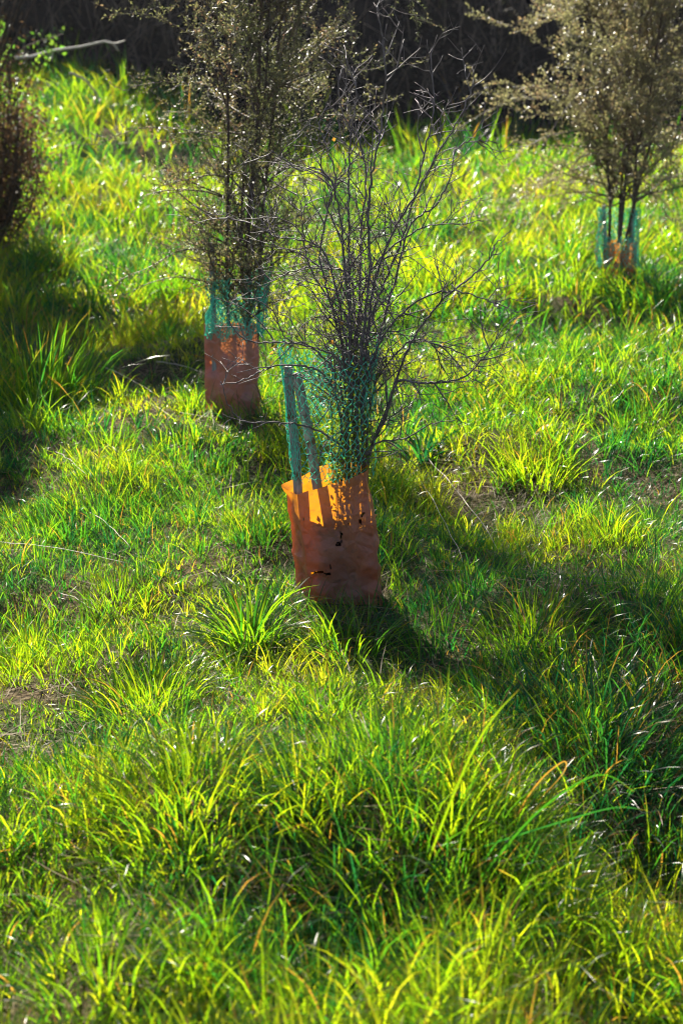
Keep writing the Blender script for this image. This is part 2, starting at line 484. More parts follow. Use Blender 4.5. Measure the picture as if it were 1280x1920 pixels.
def tufts(y0, y1, per_m2, blades_n, length, width, rad, segs, out, fade_bare=1.0, noise_sc=0.5, thr=0.0, bias=0.0, droop=(0.5, 1.4), hue=0.0, spread=0.8):
    def half(y): return 0.255 * np.sqrt(y * y + 2.6) + 0.36
    area = (half(y0) + half(y1)) * (y1 - y0)
    n = int(area * per_m2)
    y = y0 + (y1 - y0) * rng.random(n * 2); x = (rng.random(n * 2) * 2 - 1) * half(y1)
    keep = np.abs(x) < half(y)
    x, y = x[keep][:n], y[keep][:n]
    nz = vnoise(x, y, noise_sc, 1.7 + bias, 4.4)
    keep = (rng.random(len(x)) > bare(x, y) * fade_bare) & (nz + (rng.random(len(x)) - 0.5) * 0.25 > thr)
    x, y, nz = x[keep], y[keep], nz[keep]
    m = len(x)
    patch = vnoise(x, y, 0.42, 9.2, 3.3)
    big = 0.40 + 1.2 * vnoise(x, y, 0.38, 2.2, 8.8)
    tl = rng.uniform(*length, m) * big
    tb = np.maximum(3, (rng.uniform(*blades_n, m))).astype(int)
    idx = np.repeat(np.arange(m), tb)
    k = len(idx)
    a = rng.random(k) * 2 * PI
    rr = np.sqrt(rng.random(k))
    R = (rng.uniform(0.6, 1.4, m) * rad)[idx]
    bx = x[idx] + np.cos(a) * rr * R; by = y[idx] + np.sin(a) * rr * R
    az = a + rng.normal(size=k) * 0.7 + 0.0
    lean = rr * spread * rng.uniform(0.3, 1.1, k)
    bend = rng.uniform(*droop, k)
    L = tl[idx] * rng.uniform(0.5, 1.15, k) 
    hue_t = np.clip(0.03 + 0.88 * patch + rng.normal(size=m) * 0.20 + hue, 0, 0.9)
    r = np.clip(hue_t[idx] + rng.normal(size=k) * 0.12, 0, 0.94)
    dead = rng.random(k) < 0.035
    r[dead] = 1.0
    tipf = np.where(rng.random(k) < 0.13, rng.uniform(0.1, 0.5, k), -0.5)
    pos = np.stack([bx, by, zf(bx, by) - 0.008], 1)
    out.add(pos, L, rng.uniform(*width, k), az, lean, bend, r, tipf, segs=segs)
    return k

G = Blades(); tot = 0
# fine short sward
tot += tufts(1.5, 2.5, 170, (9, 18), (0.09, 0.19), (0.0026, 0.0052), 0.04, 4, G, 1.0, 0.35, 0.30, spread=0.6, hue=0.12)
tot += tufts(1.5, 3.2, 900, (8, 14), (0.045, 0.11), (0.0016, 0.0036), 0.022, 3, G, 0.85)
tot += tufts(3.2, 5.6, 800, (7, 12), (0.045, 0.11), (0.0017, 0.0038), 0.024, 3, G, 0.9)
tot += tufts(5.6, 9.0, 380, (6, 10), (0.07, 0.15), (0.0032, 0.0058), 0.035, 3, G, 0.9)
tot += tufts(9.0, 14.5, 130, (6, 10), (0.12, 0.26), (0.006, 0.011), 0.06, 3, G, 0.9)
tot += tufts(14.5, 22.0, 50, (6, 9), (0.18, 0.38), (0.010, 0.017), 0.09, 3, G, 0.9)
# coarser, longer blades in patches
tot += tufts(1.4, 3.2, 300, (8, 18), (0.07, 0.18), (0.0024, 0.0052), 0.035, 4, G, 1.0, 0.45, 0.24, spread=0.6)
tot += tufts(3.2, 5.6, 230, (8, 18), (0.08, 0.19), (0.0026, 0.0048), 0.034, 4, G, 1.0, 0.5, 0.40, spread=0.6)
tot += tufts(5.6, 9.0, 100, (8, 18), (0.12, 0.27), (0.0045, 0.0075), 0.045, 4, G, 1.0, 0.6, 0.36, spread=0.6)
tot += tufts(9.0, 14.5, 42, (8, 16), (0.2, 0.42), (0.008, 0.013), 0.08, 4, G, 1.0, 0.9, 0.36, spread=0.6)
tot += tufts(14.5, 21.5, 16, (8, 14), (0.25, 0.5), (0.013, 0.02), 0.12, 4, G, 1.0, 1.1, 0.38, spread=0.6)
tot += tufts(18.3, 21.3, 8, (8, 16), (0.35, 0.75), (0.016, 0.026), 0.16, 5, G, 0.0, 0.9, 0.42, spread=0.35, droop=(0.2, 0.9), hue=-0.2)
for px_, py_ in [(150, 1480), (560, 1500), (110, 1660), (420, 1830), (1130, 1800), (1240, 1690), (640, 1870), (200, 970), (430, 930), (1000, 900), (1150, 1010), (830, 1200), (620, 1340),
                 (60, 1230), (930, 1340), (1210, 1160), (350, 860), (80, 1010), (900, 760), (1080, 740), (790, 720), (1200, 830), (220, 1130), (880, 1110), (480, 1010), (1080, 1250), (700, 1420),
                 (820, 1830), (980, 1700), (1180, 560), (820, 560), (960, 480), (300, 560), (180, 420)]:
    p_ = on_ground(px_, py_); n_ = int(rng.uniform(150, 300)); lf_ = rng.uniform(0.55, 0.95); sc_ = 1.0 if p_.y < 5 else (1.5 if p_.y < 8 else 2.3)
    a_ = rng.random(n_) * 2 * PI; q_ = np.sqrt(rng.random(n_)); R_ = rng.uniform(0.09, 0.20) * sc_
    bx_ = p_.x + np.cos(a_) * q_ * R_; by_ = p_.y + np.sin(a_) * q_ * R_
    G.add(np.stack([bx_, by_, zf(bx_, by_) - 0.01], 1), rng.uniform(0.07, 0.19, n_) * lf_ * sc_ ** 0.8, rng.uniform(0.0024, 0.005, n_) * sc_, a_ + rng.normal(size=n_) * 0.5, q_ * rng.uniform(0.1, 0.7, n_),
          rng.uniform(0.3, 1.4, n_), np.clip(rng.uniform(0.15, 0.75) + rng.normal(size=n_) * 0.13, 0, 0.94), np.where(rng.random(n_) < 0.2, rng.uniform(0.1, 0.5, n_), -0.5), segs=4)
for gx_, gy_ in GUARDS:
    n_ = 260; a_ = rng.random(n_) * 2 * PI; r_ = rng.uniform(0.155, 0.24, n_)
    bx_ = gx_ + np.cos(a_) * r_; by_ = gy_ + np.sin(a_) * r_ * 0.85
    f_ = 1 if gy_ < 5 else 1.5
    G.add(np.stack([bx_, by_, zf(bx_, by_) - 0.01], 1), rng.uniform(0.05, 0.16, n_) * f_, rng.uniform(0.002, 0.004, n_) * f_, rng.random(n_) * 2 * PI, rng.uniform(0, 0.5, n_), rng.uniform(0.3, 1.3, n_), rng.random(n_) * 0.8, np.full(n_, -1.0), segs=4)
tag(G.build('grass', M['grass']), 'sunlit green grass covering the uneven ground', 'grass', kind='stuff')
print('blades', tot)

# dead thatch lying flat
D = Blades()
def thatch(y0, y1, n, width, length):
    half = 0.255 * math.sqrt(y1 * y1 + 2.6) + 0.4
    y = rng.uniform(y0, y1, n); x = rng.uniform(-half, half, n)
    b = bare(x, y)
    keep = rng.random(n) < 0.10 + 0.9 * b
    x, y = x[keep], y[keep]; m = len(x)
    L = rng.uniform(*length, m)
    D.add(np.stack([x, y, zf(x, y) + rng.uniform(0.0, 0.025, m)], 1), L, rng.uniform(*width, m), rng.random(m) * 2 * PI,
          rng.uniform(1.1, 1.62, m), rng.uniform(-0.1, 0.3, m), rng.random(m), np.full(m, -1.0), segs=2)
thatch(1.5, 3.3, 18000, (0.0013, 0.003), (0.05, 0.16))
thatch(3.3, 6.0, 38000, (0.0015, 0.0032), (0.05, 0.18))
thatch(6.0, 10.0, 20000, (0.003, 0.005), (0.08, 0.22))
thatch(10.0, 20.0, 16000, (0.006, 0.01), (0.12, 0.3))
tag(D.build('dead_grass', M['straw']), 'tan dead grass matted between the green blades', 'dead grass', kind='stuff')

# ------------------------------------------------------------------ tussocks one can tell apart
def tussock(px, py, n, length, width, rad, hue, label, droop=(0.5, 1.7), name='grass_tussock', spread=0.9, azb=None, near=0):
    g = on_ground(px, py)
    root = empty(name, g, label, 'tussock' if name == 'grass_tussock' else 'weed')
    B = Blades()
    a = rng.random(n) * 2 * PI; rr = np.sqrt(rng.random(n))
    bx = g.x + np.cos(a) * rr * rad; by = g.y + np.sin(a) * rr * rad
    az = a + rng.normal(size=n) * 0.5
    lean = rr * spread * rng.uniform(0.2, 1.15, n)
    tipf = np.where(rng.random(n) < 0.22, rng.uniform(0.1, 0.5, n), -0.5)
    r = np.clip(hue + rng.normal(size=n) * 0.13, 0, 0.94)
    r[rng.random(n) < 0.03] = 1
    B.add(np.stack([bx, by, zf(bx, by) - 0.01], 1), rng.uniform(*length, n), rng.uniform(*width, n), az, lean, rng.uniform(*droop, n), r, tipf, segs=6)
    B.build('blades', M['tussock'], root, g)['kind'] = 'stuff'
    m = n // 6
    a = rng.random(m) * 2 * PI; rr = np.sqrt(rng.random(m)) 
    bx = g.x + np.cos(a) * rr * rad * 1.1; by = g.y + np.sin(a) * rr * rad * 1.1
    K = Blades()
    K.add(np.stack([bx, by, zf(bx, by)], 1), rng.uniform(length[0] * 0.5, length[1] * 0.7, m), rng.uniform(0.0015, 0.003, m), a, rng.uniform(0.8, 1.5, m), rng.uniform(0, 0.6, m), rng.random(m), np.full(m, -1.0), segs=4)
    K.build('withered_blades', M['straw'], root, g)['kind'] = 'stuff'
    return root
T_BIG = tussock(800, 1560, 1050, (0.08, 0.205), (0.0024, 0.005), 0.30, 0.42, 'largest foreground tussock of long glossy blades, right of centre near the bottom', spread=0.75, droop=(0.3, 1.3))
tussock(350, 1530, 650, (0.08, 0.19), (0.0026, 0.005), 0.19, 0.66, 'bright yellow-green foreground tussock left of the largest one')
tussock(470, 1215, 170, (0.12, 0.30), (0.0045, 0.0085), 0.07, 0.40, 'broad-bladed tussock just left of the nearest orange tree guard', spread=1.1)
tussock(280, 1330, 480, (0.08, 0.19), (0.003, 0.005), 0.15, 0.60, 'dense tussock with orange blade tips, in front of the broad-bladed one on the left')
tussock(1130, 1420, 620, (0.10, 0.24), (0.003, 0.006), 0.24, 0.05, 'dark blue-green tussock in the shade at the right edge')  # dark hue puts part of the shade here into the blade colour
tussock(70, 770, 420, (0.25, 0.62), (0.006, 0.011), 0.30, 0.40, 'tall shaded tussock at the left edge behind the clearing', droop=(0.2, 1.3), spread=0.6)
tussock(1255, 610, 380, (0.25, 0.60), (0.008, 0.014), 0.34, 0.22, 'tall dark tussock at the right edge, in front of the farthest tree guard')
tussock(735, 930, 420, (0.10, 0.24), (0.0014, 0.0028), 0.07, 0.38, 'fine hair-bladed tuft right behind the nearest orange tree guard')
tussock(650, 1225, 150, (0.10, 0.24), (0.003, 0.006), 0.11, 0.45, 'thin scattering of long blades standing in front of the nearest orange guard', spread=1.0)
tussock(790, 865, 60, (0.12, 0.22), (0.010, 0.018), 0.05, 0.02, 'blue-green weed with broad strap leaves beside the bare shrub', name='strap_leaved_weed', spread=1.2)
tussock(1000, 1200, 380, (0.09, 0.20), (0.003, 0.0055), 0.16, 0.50, 'mid-sized tussock on the sunlit slope right of the nearest guard')
tussock(1000, 340, 240, (0.25, 0.55), (0.012, 0.018), 0.45, 0.45, 'tall rank tussock before the dark hedge between the two far trees', spread=0.5, droop=(0.2, 0.9))

T_LOW = tussock(190, 1850, 160, (0.08, 0.18), (0.003, 0.006), 0.11, 0.45, 'sparse blurred tuft in the bottom left corner with one bleached white blade')
# long single arching blades of the foreground
def long_blade(pxs, host, w, r, label):
    g = on_ground(*pxs[0])
    pts = [g] + [P(x, y, g.y + dy) for x, y, dy in pxs[1:]]
    c = catmull(pts, 5)
    n = len(c)
    t = np.linspace(0, 1, n)
    tan = np.gradient(c, axis=0); tan /= np.linalg.norm(tan, axis=1, keepdims=True)
    side = np.cross(tan, np.array([0.25, 0.9, 0.35])); side /= np.linalg.norm(side, axis=1, keepdims=True)
    wid = (w * 0.5 * np.minimum(1, 0.6 + 2 * t) * (1 - t ** 3) + 0.0002)[:, None]
    crease = np.cross(side, tan) * wid * 0.4
    v = np.stack([c - side * wid + crease, c, c + side * wid + crease], 1).reshape(-1, 3) - np.array(tuple(g))
    i = np.arange(n - 1) * 3
    q = np.concatenate([np.stack([i, i + 1, i + 4, i + 3], 1), np.stack([i + 1, i + 2, i + 5, i + 4], 1)])
    o = mesh_np('long_blade', v, q, None, M['tussock'], host, {'rnd': np.full(len(v), r), 'tip': np.repeat(np.clip((t - 0.9) / 0.1, 0, 1) * 0.7, 3)})
    o.location = g - host.location
    tag(o, label)
long_blade([(860, 1700), (905, 1640, 0.0), (1000, 1530, 0.02), (1090, 1465, 0.03), (1140, 1455, 0.04), (1188, 1485, 0.05)], T_BIG, 0.0045, 0.30, 'pale green blade arching to the right above the foreground tussock')
long_blade([(800, 1640), (900, 1590, 0.0), (1040, 1545, 0.03), (1150, 1515, 0.04), (1215, 1520, 0.06)], T_BIG, 0.005, 0.12, 'blue-green blade arching low to the right, under the pale arching one')
long_blade([(780, 1680), (830, 1540, 0.0), (880, 1420, 0.02), (925, 1345, 0.02), (972, 1293, 0.03)], T_BIG, 0.0045, 0.62, 'long bright blade leaning right with its tip above the foreground tussock')
long_blade([(960, 1560), (985, 1500, 0.0), (1020, 1455, 0.01), (1057, 1428, 0.02), (1055, 1450, 0.02), (1010, 1500, 0.0)], T_BIG, 0.0032, 1.0, 'dry orange-tan blade folded over at its tip')
long_blade([(150, 1740), (215, 1725, 0.0), (300, 1722, 0.02), (420, 1712, 0.04)], T_LOW, 0.008, 0.05, 'silvery blade lying level at the lower left')
long_blade([(220, 1920), (205, 1870, 0.0), (182, 1830, 0.0), (165, 1795, 0.02)], T_LOW, 0.012, 0.9, 'bleached white blade standing at the bottom left corner')

# dry stalks lying about
def stalk(p0, p1, r, label, lift=0.02, sag=0.0):
    a = on_ground(*p0); b = on_ground(*p1)
    a.z += lift; b.z += lift
    pts = []
    for k in range(9):
        t = k / 8
        q = a.lerp(b, t)
        q.z = max(q.z, Z(q.x, q.y) + lift * 0.8) + 0.012 * math.sin(PI * t)
        q += Vector((rng.normal() * 0.004, rng.normal() * 0.004, 0))
        pts.append(q)
    T = Tubes(); T.add(catmull(pts, 2), np.linspace(r, r * 0.5, 17), 5)
    o = T.build('dry_stalk', M['stalk'], None, a); o.location = a
    tag(o, label, 'dry stalk', 'dry stalks lying in the grass')
stalk((803, 888), (932, 1052), 0.0018, 'long straight pale stalk across the bare patch right of the shrub', 0.05)
stalk((790, 920), (870, 1075), 0.0012, 'thin stalk beside the long pale one on the bare patch', 0.04)
stalk((0, 1048), (235, 1090), 0.0013, 'thin pale stalk running in from the left edge, level with the nearest guard', 0.06)
stalk((105, 870), (165, 915), 0.0014, 'short pale stalk in the upper left grass behind the bright tuft', 0.05)
stalk((168, 985), (245, 1052), 0.0016, 'slanting pale stalk in the middle of the left grass', 0.05)
stalk((115, 1135), (185, 1170), 0.0018, 'stout short stalk low in the left grass', 0.03)
stalk((190, 700), (285, 750), 0.0035, 'weathered stalk in the shaded clearing left of the second guard', 0.03)
stalk((295, 690), (385, 720), 0.0030, 'grey stalk leaning to the foot of the second guard', 0.03)
stalk((150, 1400), (185, 1375), 0.0016, 'tan stalk on the bare patch at the left edge', 0.03)

# ------------------------------------------------------------------ tree guards
def guard(loc, foot, rim, lean, mat, label, tears=(), rot=0.0, seed=0, lip=None, nu=110, nv=60, crump=0.004, dents=()):
    """foot: corner points of the sleeve's plan; rim: height at each corner"""
    cs = [np.array(p, float) for p in foot]; n = len(cs)
    per = [np.linalg.norm(cs[(i + 1) % n] - cs[i]) for i in range(n)]
    tot = sum(per); cum = np.concatenate([[0], np.cumsum(per)])
    us = np.linspace(0, tot, nu, endpoint=False)
    pl = []; hz = []
    for u in us:
        acc = np.zeros(2); ah = 0
        for off in np.linspace(-0.006, 0.006, 5):          # rounds the folds
            w = (u + off) % tot
            i = int(np.searchsorted(cum, w, 'right') - 1); i = min(i, n - 1)
            f = (w - cum[i]) / per[i]
            acc += cs[i] * (1 - f) + cs[(i + 1) % n] * f; ah += rim[i] * (1 - f) + rim[(i + 1) % n] * f
        pl.append(acc / 5); hz.append(ah / 5)
    pl = np.array(pl); hz = np.array(hz)
    tn = np.roll(pl, -1, 0) - np.roll(pl, 1, 0); nrm = np.stack([tn[:, 1], -tn[:, 0]], 1); nrm /= np.linalg.norm(nrm, axis=1, keepdims=True)
    v = np.linspace(0, 1, nv)
    U, VV = np.meshgrid(us, v)
    rs = np.random.default_rng(seed)
    H = hz[None, :] * VV - 0.03 * (1 - VV)
    H = H + VV ** 8 * 0.004 * (vnoise(U, VV, 0.03, seed) - 0.5) * 2
    # crumple: ridged noise in tilted directions, stronger low down
    def ridged(sx, a, o):
        xx = U * math.cos(a) + H * math.sin(a); yy = -U * math.sin(a) + H * math.cos(a)
        return 1 - np.abs(vnoise(xx, yy * 0.45, sx, o) - 0.5) * 2
    cr = (ridged(0.09, 0.5, seed + 1) - 0.6) * 0.9 + (ridged(0.05, -0.8, seed + 5) - 0.6) * 0.35
    def facet(size, seed_):
        a = U / size; b = H / size
        sk = (a + b) * 0.366; i_ = np.floor(a + sk).astype(int); j_ = np.floor(b + sk).astype(int)
        fa = a + sk - i_; fb = b + sk - j_
        g = lambda p, q: _tab[(p * 7 + seed_ * 31) % 256, (q * 13 + seed_ * 17) % 256]
        lo = fa > fb
        h00 = g(i_, j_); h11 = g(i_ + 1, j_ + 1); h10 = g(i_ + 1, j_); h01 = g(i_, j_ + 1)
        return np.where(lo, h00 * (1 - fa) + h10 * (fa - fb) + h11 * fb, h00 * (1 - fb) + h01 * (fb - fa) + h11 * fa) - 0.5
    fade = 0.35 + 0.65 * (1 - VV)
    seam = np.minimum(1, np.minimum(U, tot - U) / 0.03)
    disp = (cr * crump * 0.5 + facet(0.062, seed) * crump * 1.5 + facet(0.027, seed + 4) * crump * 0.45) * fade * seam
    for du, dv, dr, da in dents:
        disp = disp - da * np.exp(-(((U - du) / dr) ** 2 + ((H - dv) / (dr * 0.7)) ** 2))
    for (tu, tv, tw, th, ta) in tears:
        disp = disp + 0.006 * (rs.random(U.shape) - 0.4) * np.exp(-(((U - tu) / (tw * 1.6)) ** 2 + ((H - tv) / (th * 1.8 + 0.01)) ** 2))
    if lip:
        lu, lw, la = lip
        disp = disp + la * np.exp(-((U - lu) / lw) ** 2) * sstep(0.93, 1.0, VV)
    xy = pl[None, :, :] + nrm[None, :, :] * disp[:, :, None]
    lx, ly = lean
    Xp = xy[..., 0] * (1 - 0.06 * VV) + lx * VV; Yp = xy[..., 1] * (1 - 0.04 * VV) + ly * VV
    c, s = math.cos(rot), math.sin(rot)
    verts = np.stack([c * Xp - s * Yp, s * Xp + c * Yp, H], -1).reshape(-1, 3)
    i = np.arange(nv - 1)[:, None] * nu; j = np.arange(nu)[None, :]
    q = np.stack([i + j, i + (j + 1) % nu, i + nu + (j + 1) % nu, i + nu + j], -1)
    keep = np.ones(q.shape[:2], bool)
    Uc = U[:-1]; Hc = H[:-1]
    for (tu, tv, tw, th, ta) in tears:
        du = Uc - tu; dv = Hc - tv
        a_ = du * math.cos(ta) + dv * math.sin(ta); b_ = -du * math.sin(ta) + dv * math.cos(ta)
        jag = 0.5 + 1.0 * rs.random(Uc.shape)
        keep &= ~((a_ / tw) ** 2 + (b_ / th) ** 2 < jag)
    q = q[keep]
    o = mesh_np('tree_guard', verts, q, None, mat)
    o.location = loc
    tag(o, label, 'tree guard', 'plastic sleeves round the planted trees')
    return o, tot

# nearest guard: starts at the front-left fold and runs to the right
foot1 = [(-0.092, -0.046), (0.128, -0.070), (0.136, -0.030), (0.085, 0.095), (-0.02, 0.125), (-0.132, 0.034)]
rim1 = [0.350, 0.428, 0.436, 0.415, 0.395, 0.355]
g1, per1 = guard((0.0, 4.17, 0.0), foot1, rim1, (-0.048, 0.0), M['plastic'],
                 'nearest tree guard, torn orange-brown plastic sleeve glowing where the sun shines through',
                 tears=[(0.108, 0.195, 0.012, 0.006, 0.6), (0.118, 0.222, 0.004, 0.010, -0.2), (0.196, 0.292, 0.007, 0.004, 0.9), (0.186, 0.268, 0.0035, 0.009, 0.1), (0.03, 0.098, 0.022, 0.004, 0.1), (0.062, 0.094, 0.010, 0.005, 0.2), (0.073, 0.125, 0.002, 0.013, 0.05),
                        (0.008, 0.27, 0.003, 0.004, 0), (0.15, 0.262, 0.003, 0.003, 0)],
                 seed=5, lip=(0.66, 0.04, 0.016), nu=170, nv=100, crump=0.018,
                 dents=[(0.06, 0.22, 0.055, 0.008), (0.08, 0.17, 0.05, -0.006), (0.12, 0.06, 0.05, 0.009), (0.03, 0.13, 0.03, -0.005)])

b2 = on_ground(440, 772)
foot2 = [(-0.135, 0.02), (0.03, -0.085), (0.135, 0.01), (0.10, 0.10), (-0.08, 0.10)]
GUARDS2 = (-0.52, 6.62)
g2, per2 = guard((GUARDS2[0], GUARDS2[1], 0.0), foot2, [0.43, 0.43, 0.43, 0.42, 0.42], (0.0, 0.0), M['plastic_worn'],
                 'brown creased plastic tree guard with a hole, on the shaded left behind the bare shrub',
                 tears=[(0.035, 0.24, 0.012, 0.012, 0.3), (0.03, 0.02, 0.022, 0.022, 0.2)], seed=12, nu=120, nv=60, crump=0.016,
                 dents=[(0.05, 0.23, 0.05, 0.02), (0.13, 0.30, 0.04, 0.012), (0.12, 0.05, 0.06, 0.014)])
z3 = Z(2.06, 10.4)
foot3 = [(-0.13, -0.03), (0.02, -0.07), (0.13, -0.03), (0.09, 0.09), (-0.09, 0.09)]
g3, _ = guard((2.01, 10.4, z3), foot3, [0.36, 0.34, 0.36, 0.36, 0.36], (0.0, 0.0), M['plastic_sunlit'],
              'small distant orange tree guard half sunk in grass under the right-hand tree', seed=21, nu=80, nv=30, crump=0.006)

# ------------------------------------------------------------------ stakes
def stake(top, bot, w, label, rot=0.3, tip_orange=False):
    top = Vector(top); bot = Vector(bot)
    bm_v = []; n = 14
    ax = (top - bot).normalized()
    s = ax.cross(Vector((math.sin(rot), math.cos(rot), 0))).normalized(); u = ax.cross(s)
    prof = [(-1, -.8), (-.8, -1), (.8, -1), (1, -.8), (1, .8), (.8, 1), (-.8, 1), (-1, .8)]
    for k in range(n):
        t = k / (n - 1)
        c = bot.lerp(top, t) - bot
        jx = (vnoise(t * 3, 0.3, 0.4, rot * 9) - 0.5) * w * 0.25; sc = 1 + (vnoise(t * 5, 1.3, 0.3, rot) - 0.5) * 0.12
        sc = sc * (0.94 if k == n - 1 else 1)
        for a, b in prof:
            bm_v.append(c + s * (a * w / 2 * sc + jx) + u * (b * w / 2 * sc))
    q = []
    for k in range(n - 1):
        for j in range(8):
            q.append((k * 8 + j, k * 8 + (j + 1) % 8, (k + 1) * 8 + (j + 1) % 8, (k + 1) * 8 + j))
    t = []
    for base in (0, (n - 1) * 8):
        for e in range(1, 7): t.append((base, base + e, base + e + 1))
    o = mesh_np('wooden_stake', [tuple(v) for v in bm_v], q, t, M['stake'], smooth=False)
    o.location = bot
    tag(o, label, 'stake', 'wooden stakes holding the netting')
    return o
def ext_to(px0, px1, Y0, Y1, zb):
    a = P(*px0, Y0); b = P(*px1, Y1)
    t = (zb - a.z) / (b.z - a.z)
    return a, a.lerp(b, t)
a, b = ext_to((541, 686), (560, 925), 4.135, 4.178, -0.03)
stake(a, b, 0.024, 'left upright stake of the pair by the bare shrub, grey timber standing straighter', 0.15)
a, b = ext_to((557, 700), (597, 918), 4.19, 4.21, -0.03)
stake(a, b, 0.024, 'right leaning stake of the pair by the bare shrub, darker with an orange-tan top', 0.5)
a, b = ext_to((398, 455), (401, 620), 6.64, 6.64, -0.03)
stake(a, b, 0.022, 'thin dark stake left of the stems in the second guard', 0.2)
a, b = ext_to((1131, 385), (1136, 480), 10.38, 10.38, z3 - 0.03)
stake(a, b, 0.028, 'left stake of the distant guard under the right-hand tree', 0.2)
a, b = ext_to((1190, 330), (1184, 480), 10.42, 10.42, z3 - 0.03)
stake(a, b, 0.030, 'right stake of the distant guard, taller than the one across from it', 0.2)

# ------------------------------------------------------------------ netting
def net(surf, nu, nv, r, label, jit=0.15, drop=None, loc=(0, 0, 0)):
    """surf(u in 0..1, v in 0..1) -> point; hexagonal strands as real tubes"""
    A = []; B = []
    def nd(i, j, top):
        x = ((i + 0.5 * (j & 1)) % nu) / nu
        y = (j + (0.38 if top else 0)) / nv
        return x, y
    for j in range(nv):
        for i in range(nu):
            p = nd(i, j, 0); q = nd(i, j, 1)
            A.append(p); B.append(q)
            if j < nv - 1:
                i2 = i if (j & 1) == 0 else i + 1
                A.append(q); B.append(nd(i2 - 1, j + 1, 0)); A.append(q); B.append(nd(i2, j + 1, 0))
    cache = {}
    def pt(k):
        kk = (round(k[0], 5), round(k[1], 5))
        if kk not in cache:
            h = rng.normal(size=2) * jit
            cache[kk] = surf(k[0] + h[0] / nu, k[1] + h[1] / nv)
        return cache[kk]
    a = []; b = []
    for p, q in zip(A, B):
        if drop and drop(*p): continue
        a.append(pt(p)); b.append(pt(q))
    a = np.array(a); b = np.array(b)
    d = b - a; ln = np.linalg.norm(d, axis=1, keepdims=True); ok = ln[:, 0] < 0.2
    a, b, d, ln = a[ok], b[ok], d[ok], ln[ok]
    d = d / (ln + 1e-9)
    s = np.cross(d, np.array([0.2, 0.5, 0.84])); s /= np.linalg.norm(s, axis=1, keepdims=True); w = np.cross(d, s)
    vs = []
    for e in (a - d * r * 0.6, b + d * r * 0.6):
        for k in range(4):
            an = k * PI / 2 + 0.4
            vs.append(e + r * (math.cos(an) * s + math.sin(an) * w))
    v = np.stack(vs, 1).reshape(-1, 3)
    i = np.arange(len(a)) * 8
    q = np.concatenate([np.stack([i + k, i + (k + 1) % 4, i + 4 + (k + 1) % 4, i + 4 + k], 1) for k in range(4)])
    o = mesh_np('plastic_netting', v - np.array(loc), q, None, M['net'])
    o.location = loc
    tag(o, label, 'netting', 'green plastic netting round the young trees')
    return o
# net 1: a slumped tube round both stakes and the stems
top1 = P(616, 646, 4.18); bot1 = P(624, 892, 4.18)
def s1(u, v):
    a = u * 2 * PI
    c = np.array(tuple(bot1.lerp(top1, v)))
    hw = 0.118 + 0.028 * v
    x = math.cos(a); y = math.sin(a)
    sq = 1 / (abs(x) ** 2.6 + abs(y) ** 2.6) ** (1 / 2.6)
    w = 1 + 0.10 * (float(vnoise(a * 2.1, v * 2, 0.7, 2.0)) - 0.5) * 2 + 0.05 * (float(vnoise(a * 6, v * 5, 0.7, 9.0)) - 0.5) * 2
    z = 0.02 * math.sin(a * 2 + 1) * v + 0.012 * math.sin(5 * a) * v
    return c + np.array([x * hw * sq * w, y * 0.085 * sq * w, z])
def dr1(u, v):
    return (0.06 < u < 0.44 and v < 0.42) or (v > 0.9 and (u * 13.7) % 1 > 0.5) or (0.88 < u < 0.97 and v < 0.45) or (u < 0.06 and v < 0.5)
net(s1, 44, 22, 0.00105, 'nearest green netting, wrapped round two stakes and the bare shrub stems', 0.16, dr1, (0.0, 4.18, 0.4))
t2 = P(450, 512, 6.62); q2 = P(440, 628, 6.62)
def s2(u, v):
    a = u * 2 * PI
    c = np.array(tuple(q2.lerp(t2, v)))
    w = 1 + 0.22 * (float(vnoise(a * 2.1, v * 3, 0.7, 12.0)) - 0.5) * 2 + 0.06 * (float(vnoise(a * 6, v * 7, 0.7, 19.0)) - 0.5)
    return c + np.array([math.cos(a) * 0.128 * w, math.sin(a) * 0.10 * w, 0.03 * math.sin(a * 3) * v + 0.02 * math.sin(7 * a)])
net(s2, 50, 20, 0.0018, 'crumpled green netting above the brown guard on the left', 0.3, lambda u, v: (0.70 < u < 0.80 and v > 0.5), (-0.5, 6.62, 0.45))
t3 = P(1158, 388, 10.4); q3 = P(1157, 500, 10.4)
def s3(u, v):
    a = u * 2 * PI
    c = np.array(tuple(q3.lerp(t3, v)))
    w = 1 + 0.18 * (float(vnoise(a * 2.1, v * 3, 0.7, 22.0)) - 0.5) * 2
    x = math.cos(a)
    if x < -0.7: w += 0.12 * math.exp(-((v - 0.25) / 0.12) ** 2)
    return c + np.array([x * 0.145 * w, math.sin(a) * 0.11 * w, 0])
net(s3, 46, 22, 0.0022, 'far green netting stretched between stakes under the right-hand tree', 0.25, lambda u, v: (0.62 < u < 0.88 and v > 0.5), (2.06, 10.4, z3 + 0.4))

